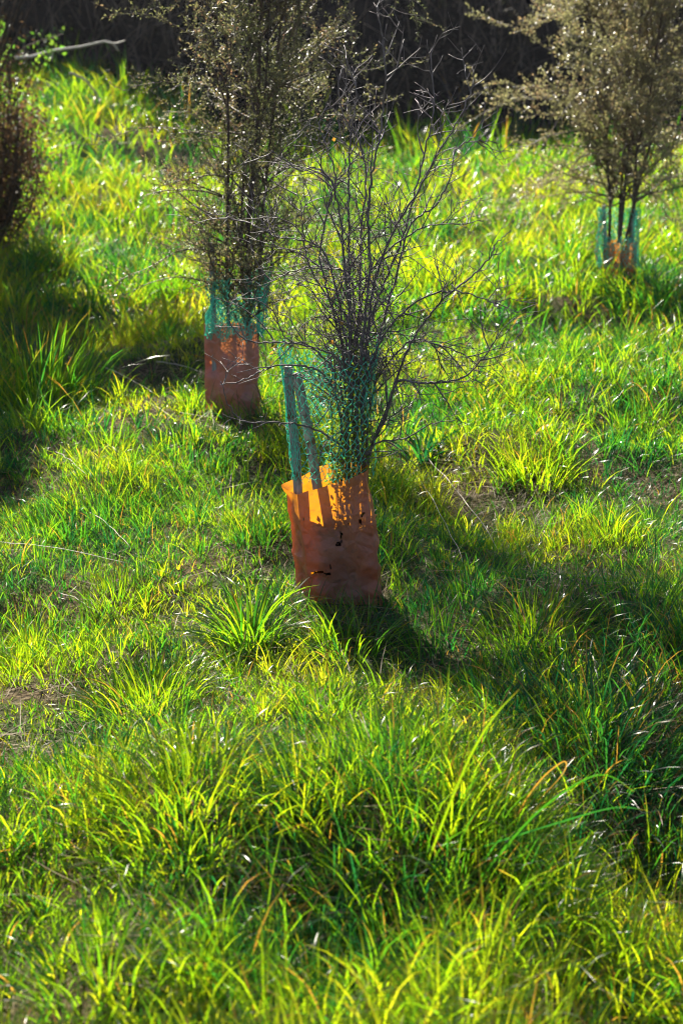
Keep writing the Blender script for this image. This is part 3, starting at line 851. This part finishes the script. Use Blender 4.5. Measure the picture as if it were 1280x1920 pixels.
# ------------------------------------------------------------------ bare shrub
SH = (0.035, 4.19)
shrub = empty('bare_shrub', (SH[0], SH[1], 0), 'leafless grey twiggy shrub growing out of the nearest orange tree guard', 'shrub')
origin = (SH[0], SH[1], 0)
def wander(p, d, L, step, jitter, up):
    pts = [np.array(p, float)]; d = unit(np.array(d, float)); bias = rnd_unit() * 0.10
    n = max(3, int(L / step))
    for k in range(n):
        d = unit(d + rnd_unit() * jitter + bias + np.array([0, 0, up]))
        pts.append(pts[-1] + d * step)
    return pts
def side_dir(tan, ang):
    r = unit(np.cross(tan, rnd_unit()))
    return unit(tan * math.cos(ang) + r * math.sin(ang))
def sprout(T, pts, r0, depth, dens, lmax, start=0.15):
    n = len(pts)
    acc = 0
    for k in range(int(n * start) + 1, n - 1):
        seg = np.linalg.norm(pts[k] - pts[k - 1]); acc += seg
        if rng.random() < seg * dens:
            tan = unit(pts[k + 1] - pts[k - 1])
            L = lmax * rng.uniform(0.25, 1.0) * (1.0 - 0.45 * k / n)
            d = side_dir(tan, rng.uniform(0.6, 1.25))
            d[2] += 0.12; d[1] *= 0.9
            rr = max(0.0009, min(r0 * 0.6, 0.0026 * L / 0.25 + 0.0007))
            tw = wander(pts[k], d, L, 0.020, 0.15, 0.03)
            m = len(tw)
            T.add(tw, np.linspace(rr, 0.0007, m), 4)
            if depth > 0: sprout(T, tw, rr, depth - 1, dens * 0.9, lmax * 0.5, 0.1)
            else:
                for _ in range(int(rng.random() < 0.5)):
                    b_ = tw[rng.integers(1, m)]; T.add([b_, b_ + rnd_unit() * 0.006, b_ + rnd_unit() * 0.010], [0.0009, 0.0011, 0.0006], 4)
base_pts = [P(x, 895, SH[1] + dy) for x, dy in [(640, 0.02), (652, -0.02), (662, 0.03), (672, -0.03), (680, 0.0), (688, 0.02), (632, 0.0)]]
MAIN = [
 # (radius, depth spread, base index, pixel polyline, twig density)
 (0.0075, 0.06, 1, [(652, 780), (657, 650), (656, 560), (655, 500), (653, 418), (653, 333), (658, 249), (664, 211), (668, 160), (660, 125)], 14),
 (0.0080, -0.08, 3, [(668, 790), (676, 680), (684, 590), (694, 505), (690, 418), (694, 354), (701, 304), (711, 257), (719, 198), (722, 135), (716, 70), (707, 10)], 14),
 (0.0070, 0.12, 2, [(660, 780), (664, 690), (672, 600), (676, 500), (678, 420), (686, 340), (676, 270), (640, 210), (635, 150), (643, 122)], 13),
 (0.0080, -0.05, 4, [(678, 780), (684, 690), (690, 610), (700, 540), (722, 470), (748, 415), (791, 342), (825, 283), (859, 223), (884, 169), (887, 135)], 13),
 (0.0070, 0.15, 2, [(668, 760), (682, 660), (700, 590), (722, 525), (753, 451), (779, 358), (800, 266), (812, 207), (810, 135), (807, 91)], 12),
 (0.0065, 0.22, 5, [(684, 770), (700, 680), (720, 600), (745, 510), (770, 420), (817, 385), (842, 333), (856, 280), (892, 264), (935, 268)], 12),
 (0.0075, -0.16, 5, [(690, 860), (704, 820), (740, 722), (765, 653), (805, 592), (840, 552), (884, 519), (918, 481), (931, 456), (958, 432)], 12),
 (0.0070, -0.24, 4, [(684, 872), (708, 812), (724, 779), (745, 716), (785, 718), (826, 716), (870, 706), (905, 672), (925, 642), (939, 600)], 11),
 (0.0045, -0.10, 3, [(676, 865), (712, 828), (760, 822), (806, 796), (852, 788)], 11),
 (0.0060, -0.14, 0, [(650, 800), (655, 720), (635, 676), (600, 655), (541, 637), (520, 600), (508, 560)], 12),
 (0.0055, -0.20, 6, [(640, 800), (620, 720), (585, 690), (527, 684), (494, 695), (452, 714), (413, 721)], 10),
 (0.0050, -0.05, 6, [(645, 790), (628, 700), (580, 650), (531, 642), (475, 641), (448, 627), (432, 606), (426, 588)], 10),
 (0.0050, -0.26, 6, [(648, 850), (610, 815), (575, 800), (530, 792), (462, 791), (430, 762), (414, 716)], 9),
 (0.0065, 0.10, 0, [(650, 780), (645, 680), (634, 600), (606, 545), (580, 500), (570, 450), (566, 400), (556, 350)], 13),
 (0.0055, 0.16, 1, [(652, 700), (640, 600), (622, 510), (600, 465), (560, 450), (517, 443), (475, 422), (425, 406)], 16),
 (0.0055, -0.12, 1, [(655, 620), (645, 500), (640, 420), (620, 340), (589, 314), (563, 320), (535, 300), (509, 283)], 15),
 (0.0060, 0.20, 3, [(668, 700), (672, 600), (690, 520), (735, 462), (800, 425), (860, 420), (905, 414)], 12),
 (0.0060, -0.20, 4, [(680, 760), (705, 660), (740, 600), (790, 560), (850, 545), (905, 560), (940, 580)], 18),
 (0.0055, 0.05, 0, [(648, 760), (640, 650), (618, 560), (600, 480), (612, 400), (628, 330), (610, 270), (598, 230), (618, 190)], 12),
 (0.0055, 0.26, 2, [(662, 700), (664, 600), (655, 520), (610, 500), (560, 505), (505, 530), (492, 560)], 17),
 (0.0050, 0.0, 5, [(690, 780), (715, 700), (770, 640), (830, 650), (880, 672), (900, 700)], 17),
]
for (r, dsp, bi, pl, dens) in MAIN:
    T = Tubes(); W = Tubes()
    b0 = base_pts[bi]; b0g = Vector((b0.x * 0.5 + SH[0] * 0.5, b0.y * 0.5 + SH[1] * 0.5, -0.02))
    n = len(pl)
    pts = [b0g, b0]
    Lp = len(pl)
    for k, (x, y) in enumerate(pl):
        f = (k + 1) / Lp
        pts.append(P(x, y, b0.y + dsp * f ** 0.8 + rng.normal() * 0.012 * f))
    c = catmull(pts, 7)
    c[10:] += rng.normal(size=(len(c) - 10, 3)) * 0.0016
    m = len(c)
    T.add(c, r * (1 - np.linspace(0, 1, m)) ** 0.85 * 0.56 + 0.0012, 7)
    st = T.build('stem', M['bare_bark'], shrub, origin)
    sprout(W, list(c), r, 2, dens * 2.0, 0.27, 0.20)
    w = W.build('twig_spray', M['bare_bark'], st)
    w.data.transform(Matrix.Translation(-Vector(origin)))
    w['kind'] = 'stuff'
# clinging leaves
def leaf_obj(name, p, size, mat, parent, org, rnd=0.5, lobes=5):
    n = rnd_unit(); s = unit(np.cross(n, rnd_unit())); u = np.cross(n, s)
    vs = [np.array(tuple(p))]; K = 18
    for k in range(K):
        a = 2 * PI * k / K
        rr = size * (0.5 + 0.10 * math.cos(lobes * a)) * (1.25 if abs(a - PI) > PI / 2 else 0.9)
        vs.append(vs[0] + s * math.cos(a) * rr + u * math.sin(a) * rr * 0.85 + n * (abs(math.sin(a)) * size * 0.12 + rng.normal() * size * 0.02))
    t = [(0, 1 + k, 1 + (k + 1) % K) for k in range(K)]
    v = np.array(vs) - np.array(tuple(org))
    return mesh_np(name, v, None, t, mat, parent, {'rnd': np.full(len(v), rnd)})
for (x, y, s_, mt) in [(768, 628, 0.016, 'yellow_leaf'), (626, 262, 0.010, 'yellow_leaf'), (842, 652, 0.018, 'brown_leaf'), (872, 645, 0.014, 'yellow_leaf'), (729, 820, 0.018, 'green_leaf'),
                       (622, 642, 0.012, 'yellow_leaf'), (512, 652, 0.014, 'yellow_leaf'), (508, 662, 0.013, 'yellow_leaf'), (934, 452, 0.008, 'yellow_leaf'), (486, 638, 0.010, 'brown_leaf'),
                       (546, 862, 0.012, 'brown_leaf'), (625, 718, 0.015, 'brown_leaf'), (832, 216, 0.007, 'brown_leaf'), (640, 605, 0.010, 'yellow_leaf')]:
    leaf_obj('leaf', P(x, y, 4.12 + rng.normal() * 0.04), s_, M[mt], shrub, origin, rng.random())

# leafy weed inside the netting
weed = empty('leafy_weed', (-0.02, 4.18, 0), 'small-leaved green weed climbing inside the nearest green netting', 'weed')
T = Tubes(); pos = []; dr = []
for k in range(42):
    x = rng.uniform(605, 700); p0 = np.array(tuple(P(x * 0.35 + 640 * 0.65, 930, 4.18 + rng.normal() * 0.03)))
    p0[2] = 0.05
    tgt = np.array(tuple(P(x, rng.uniform(650, 830), 4.18 + rng.uniform(-0.07, 0.07))))
    c = catmull([p0, p0 * 0.5 + tgt * 0.5 + rnd_unit() * 0.02, tgt], 6)
    T.add(c, np.linspace(0.0014, 0.0006, len(c)), 4)
    for q in c[4:]:
        for _ in range(4):
            pos.append(q + rnd_unit() * 0.016); dr.append(rnd_unit() + np.array([0, 0, 0.3]))
T.build('stem', M['manuka_twig'], weed, (-0.02, 4.18, 0))
pos = np.array(pos); dr = np.array(dr)
v, t = leaf_mesh(pos, dr, rng.uniform(0.008, 0.018, len(pos)), rng.uniform(0.007, 0.014, len(pos)))
rv = np.repeat(0.3 + 0.7 * rng.random(len(pos)), 4)
mesh_np('foliage', v - np.array([-0.02, 4.18, 0]), None, t, M['green_leaf'], weed, {'rnd': rv})['kind'] = 'stuff'
n = 3200  # added brown leaves, hidden in the sleeve to dim its inner glow
u_ = rng.uniform(-0.075, 0.09, n); w_ = rng.uniform(-0.03, 0.07, n)
pos = np.stack([u_, 4.17 + w_, rng.random(n) ** 1.2 * 0.29], 1); dr = rng.normal(size=(n, 3))
v, t = leaf_mesh(pos, dr, rng.uniform(0.015, 0.03, n), rng.uniform(0.010, 0.02, n))
mesh_np('glow_blocker_leaves', v - np.array([-0.02, 4.18, 0]), None, t, M['brown_leaf'], weed, {'rnd': np.repeat(rng.random(n) * 0.5, 4)})['kind'] = 'stuff'
ivy = empty('lobed_leaf_weed', tuple(P(655, 892, 4.12)), 'small weed with lobed yellow-green leaves at the mouth of the nearest guard', 'weed')
io = P(655, 892, 4.12)
for (x, y, s_) in [(652, 868, 0.020), (658, 886, 0.022), (645, 858, 0.016), (664, 860, 0.015), (640, 876, 0.014), (672, 878, 0.016), (655, 846, 0.013)]:
    leaf_obj('leaf', P(x, y, 4.11 + rng.normal() * 0.012), s_, M['green_leaf'], ivy, io, rng.random(), 7)
T = Tubes()
for x in (648, 656, 664): T.add(catmull([P(656, 920, 4.13), P(x, 895, 4.12), P(x, 862, 4.11)], 4), np.linspace(0.0012, 0.0008, 9), 4)
T.build('stem', M['green_leaf'], ivy, io)

# ------------------------------------------------------------------ small-leaved trees
def manuka(label, base, trunks, env, z0, ztop, nbr, leafmat, leafsize, twigstep, axis_x, per_twig, crown_bias=0.0, elev=(0.55, 1.1), seed=1, rnd_shift=0.0):
    """env(z) -> crown radius; axis_x(z) -> crown centre offset from the base"""
    root = empty('small_leaved_tree', base, label, 'tree')
    bx, by, bz = base
    lines = []
    for (x0, y0, x1, y1, zt, r) in trunks:
        pts = []
        for k in range(9):
            f = k / 8
            z = bz + zt * f - 0.02 * (k == 0)
            pts.append((bx + x0 + (x1 - x0) * f ** 1.3 + axis_x(zt * f) * 0.8 + rng.normal() * 0.012, by + y0 + (y1 - y0) * f ** 1.3 + rng.normal() * 0.012, z))
        c = catmull(pts, 4)
        T = Tubes(); T.add(c, 0.75 * r * (1 - 0.85 * np.linspace(0, 1, len(c))) , 7)
        T.build('trunk', M['manuka_bark'], root, base)
        lines.append((c, r))
    lp = []; ld = []
    for k in range(nbr):
        c, r = lines[k % len(lines)]
        f = (z0 / ztop) + (1 - z0 / ztop) * rng.random() ** 1.1
        i = min(len(c) - 2, int(f * len(c)))
        p = c[i]; z = p[2] - bz
        a = rng.random() * 2 * PI
        el = rng.uniform(*elev)
        d = np.array([math.cos(a) * math.cos(el), math.sin(a) * math.cos(el), math.sin(el)])
        # reach out to the crown's outline
        L = env(z + 0.25) * rng.uniform(0.55, 1.12) / max(0.35, math.cos(el)) * 0.9
        if rng.random() < 0.15: L *= 1.25
        tw = wander(p, d, L, 0.035, 0.11, 0.018)
        T = Tubes()
        r0 = max(0.002, r * 0.42 * (1 - f * 0.5))
        T.add(tw, np.linspace(r0, 0.0009, len(tw)), 5)
        for j in range(2, len(tw)):
            for _ in range(int(rng.random() < twigstep) + int(rng.random() < twigstep * 0.6)):
                tan = unit(tw[j] - tw[j - 1])
                l2 = rng.uniform(0.06, 0.22) * (1.25 - j / len(tw) * 0.5)
                t2_ = wander(tw[j], side_dir(tan, rng.uniform(0.4, 0.9)) + np.array([0, 0, 0.3]), l2, 0.02, 0.16, 0.06)
                T.add(t2_, np.linspace(0.0014, 0.0007, len(t2_)), 3)
                for q in range(1, len(t2_)):
                    tt = t2_[q] - t2_[q - 1]
                    for _ in range(per_twig):
                        lp.append(t2_[q] - tt * rng.random()); ld.append(unit(tt) * 0.7 + rnd_unit())
            if j > len(tw) * 0.35:
                tt = tw[j] - tw[j - 1]
                for _ in range(per_twig):
                    lp.append(tw[j] - tt * rng.random()); ld.append(unit(tt) * 0.7 + rnd_unit())
        T.build('branch', M['manuka_twig'], root, base)
    lp = np.array(lp); ld = np.array(ld); n = len(lp)
    lp = lp + rng.normal(size=lp.shape) * 0.004
    v, t = leaf_mesh(lp, ld, rng.uniform(0.7, 1.3, n) * leafsize, rng.uniform(0.7, 1.3, n) * leafsize * 0.42)
    rv = np.repeat(np.clip(vnoise(lp[:, 0] * 3 + lp[:, 2], lp[:, 1] * 3 + lp[:, 2] * 2, 0.5) * 0.7 + rng.normal(size=n) * 0.2 + rnd_shift + 0.1, 0, 1), 4)
    mesh_np('foliage', v - np.array(base), None, t, M[leafmat], root, {'rnd': rv})['kind'] = 'stuff'
    print(label[:20], 'leaves', n)
    return root
def env2(z): return float(np.interp(z, [0.55, 0.75, 0.95, 1.3, 1.7, 2.1, 2.6, 3.1, 3.7], [0.28, 0.38, 0.42, 0.48, 0.74, 0.82, 0.66, 0.5, 0.3]))
manuka('brown-green small-leaved tree rising from the guard on the left, behind the bare shrub', (-0.49, 6.62, 0.0),
       [(-0.05, 0.01, -0.18, 0.05, 3.2, 0.014), (0.03, 0.0, 0.05, -0.02, 3.6, 0.017), (0.05, 0.03, 0.22, 0.1, 3.4, 0.014), (-0.01, 0.04, -0.05, 0.22, 3.1, 0.012), (0.0, -0.01, 0.12, -0.2, 3.0, 0.011)],
       env2, 0.52, 3.6, 270, 'manuka_leaf', 0.0140, 0.74, lambda z: 0.075 * z, 3, elev=(0.1, 1.05))
def env3(z): return float(np.interp(z, [0.6, 0.8, 1.2, 1.7, 2.2, 2.7, 3.1], [0.3, 0.75, 1.1, 1.35, 1.15, 0.7, 0.3]))
manuka('tan-green bushy tree with netting round its foot, at the right edge', (2.00, 10.4, z3),
       [(-0.06, 0.0, -0.35, 0.05, 2.4, 0.018), (0.0, 0.01, 0.02, -0.02, 2.7, 0.022), (0.07, 0.03, 0.35, 0.1, 2.5, 0.02), (-0.01, 0.04, -0.05, 0.35, 2.6, 0.018), (0.02, 0.0, 0.15, -0.35, 2.6, 0.018)],
       env3, 0.62, 2.6, 205, 'manuka_leaf_pale', 0.022, 0.60, lambda z: 0.05 * z, 2, rnd_shift=0.1, elev=(0.1, 1.0))

# ------------------------------------------------------------------ dry shrub at the left edge and others out of frame that shade the left
def scrub(name, base, h, rx, ry, nst, nleaf, mat, lsize, label, cat='shrub', stem_mat='manuka_bark', group=None, crown=None):
    root = empty(name, base, label, cat, group)
    T = Tubes(); lp = []; ld = []
    for k in range(nst):
        a = rng.random() * 2 * PI; q = math.sqrt(rng.random())
        tip = np.array([base[0] + math.cos(a) * rx * q, base[1] + math.sin(a) * ry * q, base[2] + h * rng.uniform(0.5, 1.05) * (1 - 0.35 * q * q)])
        b0 = np.array([base[0] + math.cos(a) * rx * 0.2 * q, base[1] + math.sin(a) * ry * 0.2 * q, base[2] - 0.02])
        mid = b0 * 0.5 + tip * 0.5 + np.array([math.cos(a) * rx, math.sin(a) * ry, 0]) * 0.22 * q
        c = catmull([b0, mid, tip], 7)
        T.add(c, np.linspace(0.012, 0.002, len(c)) * h / 2, 4)
        m = nleaf // nst
        f = rng.random(m) ** 0.8
        ci = np.clip((f * (len(c) - 1)).astype(int), 0, len(c) - 1)
        pp = c[ci] + rng.normal(size=(m, 3)) * 0.09 * (h / 2) ** 0.5
        lp.append(pp); ld.append(rng.normal(size=(m, 3)) + np.array([0, 0, 0.4]))
    if crown:
        z0_, z1_, rc, nc = crown
        for k in range(26):
            a = rng.random() * 2 * PI; q = math.sqrt(rng.random()) * rc; zt = rng.uniform(z0_, z1_)
            tip = np.array([base[0] + math.cos(a) * q, base[1] + math.sin(a) * q, base[2] + zt])
            b0 = np.array([base[0], base[1], base[2] + z0_ * 0.4])
            c = catmull([b0, b0 * 0.45 + tip * 0.55 + np.array([0, 0, 0.1]), tip], 6)
            T.add(c, np.linspace(0.014, 0.003, len(c)), 4)
        u = rng.normal(size=(nc, 3)); u /= np.linalg.norm(u, axis=1, keepdims=True)
        u *= (rng.random(nc) ** 0.4)[:, None]
        cc = np.array([base[0], base[1], base[2] + (z0_ + z1_) / 2])
        pp = cc + u * np.array([rc, rc, (z1_ - z0_) / 2])
        pp = pp[vnoise(pp[:, 0] + pp[:, 2] * .7, pp[:, 1] + pp[:, 2] * .5, 0.3, 3, 3) > 0.33]
        v, t = leaf_mesh(pp, rng.normal(size=pp.shape), rng.uniform(0.05, 0.10, len(pp)), rng.uniform(0.03, 0.06, len(pp)))
        mesh_np('crown', v - np.array(base), None, t, M[mat], root, {'rnd': np.repeat(rng.random(len(pp)), 4)})['kind'] = 'stuff'
    T.build('stem', M[stem_mat], root, base)['kind'] = 'stuff'
    lp = np.concatenate(lp); ld = np.concatenate(ld); n = len(lp)
    keep = lp[:, 2] > base[2]
    lp, ld = lp[keep], ld[keep]; n = len(lp)
    v, t = leaf_mesh(lp, ld, rng.uniform(0.6, 1.4, n) * lsize, rng.uniform(0.6, 1.4, n) * lsize * 0.4)
    mesh_np('foliage', v - np.array(base), None, t, M[mat], root, {'rnd': np.repeat(rng.random(n), 4)})['kind'] = 'stuff'
    return root
def gp(x, y): return (x, y, Z(x, y))
scrub('dry_shrub', gp(-2.92, 11.3), 2.3, 0.62, 0.6, 80, 20000, 'brown_leaf', 0.045, 'withered brown shrub at the left edge, above the shaded grass', crown=(2.0, 4.1, 1.25, 15000))
scrub('dry_shrub', gp(-3.15, 9.5), 2.7, 0.65, 0.6, 60, 20000, 'brown_leaf', 0.05, 'withered brown shrub just outside the left edge', crown=(2.0, 3.3, 0.8, 7000))
scrub('dry_shrub', gp(-2.85, 8.2), 2.0, 0.45, 0.5, 50, 14000, 'brown_leaf', 0.05, 'lower withered shrub outside the left edge, nearer', crown=(1.9, 3.0, 0.7, 6000))
# leafy bramble in front of the hedge, top left
bg_ = gp(-3.75, 15.2)
br = empty('bramble', bg_, 'light green leafy bramble shoots in the top left corner', 'bramble')
T = Tubes(); lp = []; ld = []
for k in range(11):
    e = P(rng.uniform(-20, 160), rng.uniform(0, 300), 15.2 + rng.uniform(-0.5, 0.5))
    b0 = np.array(bg_) + np.array([rng.uniform(-0.3, 0.5), rng.uniform(-0.3, 0.3), 0])
    tip = np.array(tuple(e)); mid = (b0 + tip) / 2 + np.array([0, 0, 0.35])
    c = catmull([b0, mid, tip], 9)
    T.add(c, np.linspace(0.008, 0.003, len(c)), 4)
    for q in c[6:]:
        for _ in range(4):
            lp.append(q + rng.normal(size=3) * 0.05); ld.append(rng.normal(size=3) + np.array([0, 0, 0.2]))
T.build('shoot', M['brown_leaf'], br, bg_)
lp = np.array(lp); ld = np.array(ld)
v, t = leaf_mesh(lp, ld, rng.uniform(0.035, 0.065, len(lp)), rng.uniform(0.022, 0.04, len(lp)))
mesh_np('foliage', v - np.array(bg_), None, t, M['green_leaf'], br, {'rnd': np.repeat(rng.random(len(lp)) * 0.5, 4)})['kind'] = 'stuff'

# bleached dead branches against the hedge
def dead_branch(pl, Y, r, label, side=()):
    pts = [P(x, y, Y + 0.05 * k) for k, (x, y) in enumerate(pl)]
    c = catmull(pts, 6)
    T = Tubes(); T.add(c, np.linspace(r, r * 0.45, len(c)), 6)
    for s0, s1_ in side:
        cc = catmull([P(*s0, Y), P((s0[0] + s1_[0]) / 2, (s0[1] + s1_[1]) / 2 + 4, Y), P(*s1_, Y)], 4)
        T.add(cc, np.linspace(r * 0.5, r * 0.3, len(cc)), 5)
    o = T.build('dead_branch', M['dead_wood'], None, pts[0]); o.location = pts[0]
    tag(o, label, 'branch', 'bleached dead branches before the hedge')
dead_branch([(30, 108), (60, 106), (100, 95), (150, 88), (195, 78), (212, 82), (222, 95)], 16.2, 0.020, 'long bleached branch lying level across the hedge foot, top left', [((99, 96), (97, 112)), ((195, 78), (235, 76))])
dead_branch([(132, 136), (160, 150), (180, 175), (188, 195)], 15.8, 0.016, 'short bleached branch curving down into the grass, below the long one')

# ------------------------------------------------------------------ hedge
hb = (0.0, 21.8, Z(0, 21.8))
hedge = empty('hedge', hb, 'dark shaded hedge closing off the view behind the grass', 'hedge')
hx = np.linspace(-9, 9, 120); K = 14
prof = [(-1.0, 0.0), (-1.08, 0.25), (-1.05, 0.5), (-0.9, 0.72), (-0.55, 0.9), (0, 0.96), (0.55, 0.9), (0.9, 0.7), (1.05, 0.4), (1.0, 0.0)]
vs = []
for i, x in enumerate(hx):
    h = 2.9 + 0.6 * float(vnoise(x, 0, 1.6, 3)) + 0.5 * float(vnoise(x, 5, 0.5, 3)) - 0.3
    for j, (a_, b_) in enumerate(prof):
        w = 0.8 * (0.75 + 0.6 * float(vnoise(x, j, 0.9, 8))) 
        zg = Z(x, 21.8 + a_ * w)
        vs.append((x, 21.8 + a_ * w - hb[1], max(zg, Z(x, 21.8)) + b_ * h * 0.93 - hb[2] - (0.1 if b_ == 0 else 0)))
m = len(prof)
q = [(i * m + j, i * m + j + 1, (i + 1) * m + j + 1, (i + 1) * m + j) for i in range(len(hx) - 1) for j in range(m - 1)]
core = mesh_np('sky_blocking_core', vs, q, None, M['hedge_core'], hedge)  # solid dark core added so no sky shows between the leaves
n = 44000
x = rng.uniform(-9, 9, n); h = 2.9 + 0.6 * vnoise(x, 0 * x, 1.6, 3) + 0.5 * vnoise(x, 0 * x + 5, 0.5, 3) - 0.2
zz = rng.random(n) ** 0.9
dep = (rng.random(n) * 2 - 1); dep = np.sign(dep) * np.abs(dep) ** 0.35
w = (1.15 + 0.5 * (vnoise(x, zz * 3, 0.55, 4) - 0.5) * 2) * np.sqrt(np.clip(1.05 - zz ** 3, 0.05, 1))
y = 21.8 + dep * w
yb = zf(x, 21.8 + 0 * x)
lp = np.stack([x, y, yb + zz * h], 1)
ld = rng.normal(size=(n, 3)) + np.array([0, 0, 0.5])
v, t = leaf_mesh(lp, ld, rng.uniform(0.05, 0.12, n), rng.uniform(0.022, 0.05, n))
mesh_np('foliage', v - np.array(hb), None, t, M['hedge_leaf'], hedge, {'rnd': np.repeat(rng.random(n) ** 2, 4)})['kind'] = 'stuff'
T = Tubes()
for k in range(520):
    x = rng.uniform(-6.5, 6.5); y = 21.8 - rng.uniform(1.0, 1.7)
    zb = Z(x, y); L = rng.uniform(0.3, 1.3); z0_ = zb + rng.uniform(0, 1.8); lean_ = rng.normal() * 0.5
    c = catmull([(x, y, z0_), (x + lean_ * L * 0.4, y - 0.05, z0_ + L * 0.5), (x + lean_ * L * 1.1, y + rng.normal() * 0.1, z0_ + L * rng.uniform(0.6, 0.95))], 4)
    T.add(c, np.linspace(0.010, 0.004, len(c)), 3, rng.random())
T.build('twig_spray', M['scrub_twig'], hedge, hb)['kind'] = 'stuff'

# ------------------------------------------------------------------ added haze standing in for veiling glare of the lens
hm = bpy.data.materials.new('glare_veil'); hm.use_nodes = True
hn = hm.node_tree; hn.nodes.clear()
ho = hn.nodes.new('ShaderNodeOutputMaterial'); hv = hn.nodes.new('ShaderNodeVolumePrincipled')
hv.inputs['Color'].default_value = (0.95, 0.94, 1.0, 1); hv.inputs['Density'].default_value = 0.00035
hv.inputs['Anisotropy'].default_value = 0.55
hn.links.new(hv.outputs[0], ho.inputs['Volume'])
hv_ = [(x, y, z) for z in (-1.6, 6.0) for x, y in ((-330, -330), (330, -330), (330, 350), (-330, 350))]
hz = mesh_np('glare_haze', hv_, [(3, 2, 1, 0), (4, 5, 6, 7), (0, 1, 5, 4), (1, 2, 6, 5), (2, 3, 7, 6), (3, 0, 4, 7)], None, hm, smooth=False)
tag(hz, kind='stuff')

print('tris', sum(sum(len(p.vertices)-2 for p in me.polygons) if len(me.polygons)<5000 else len(me.loops)-2*len(me.polygons) for me in bpy.data.meshes))
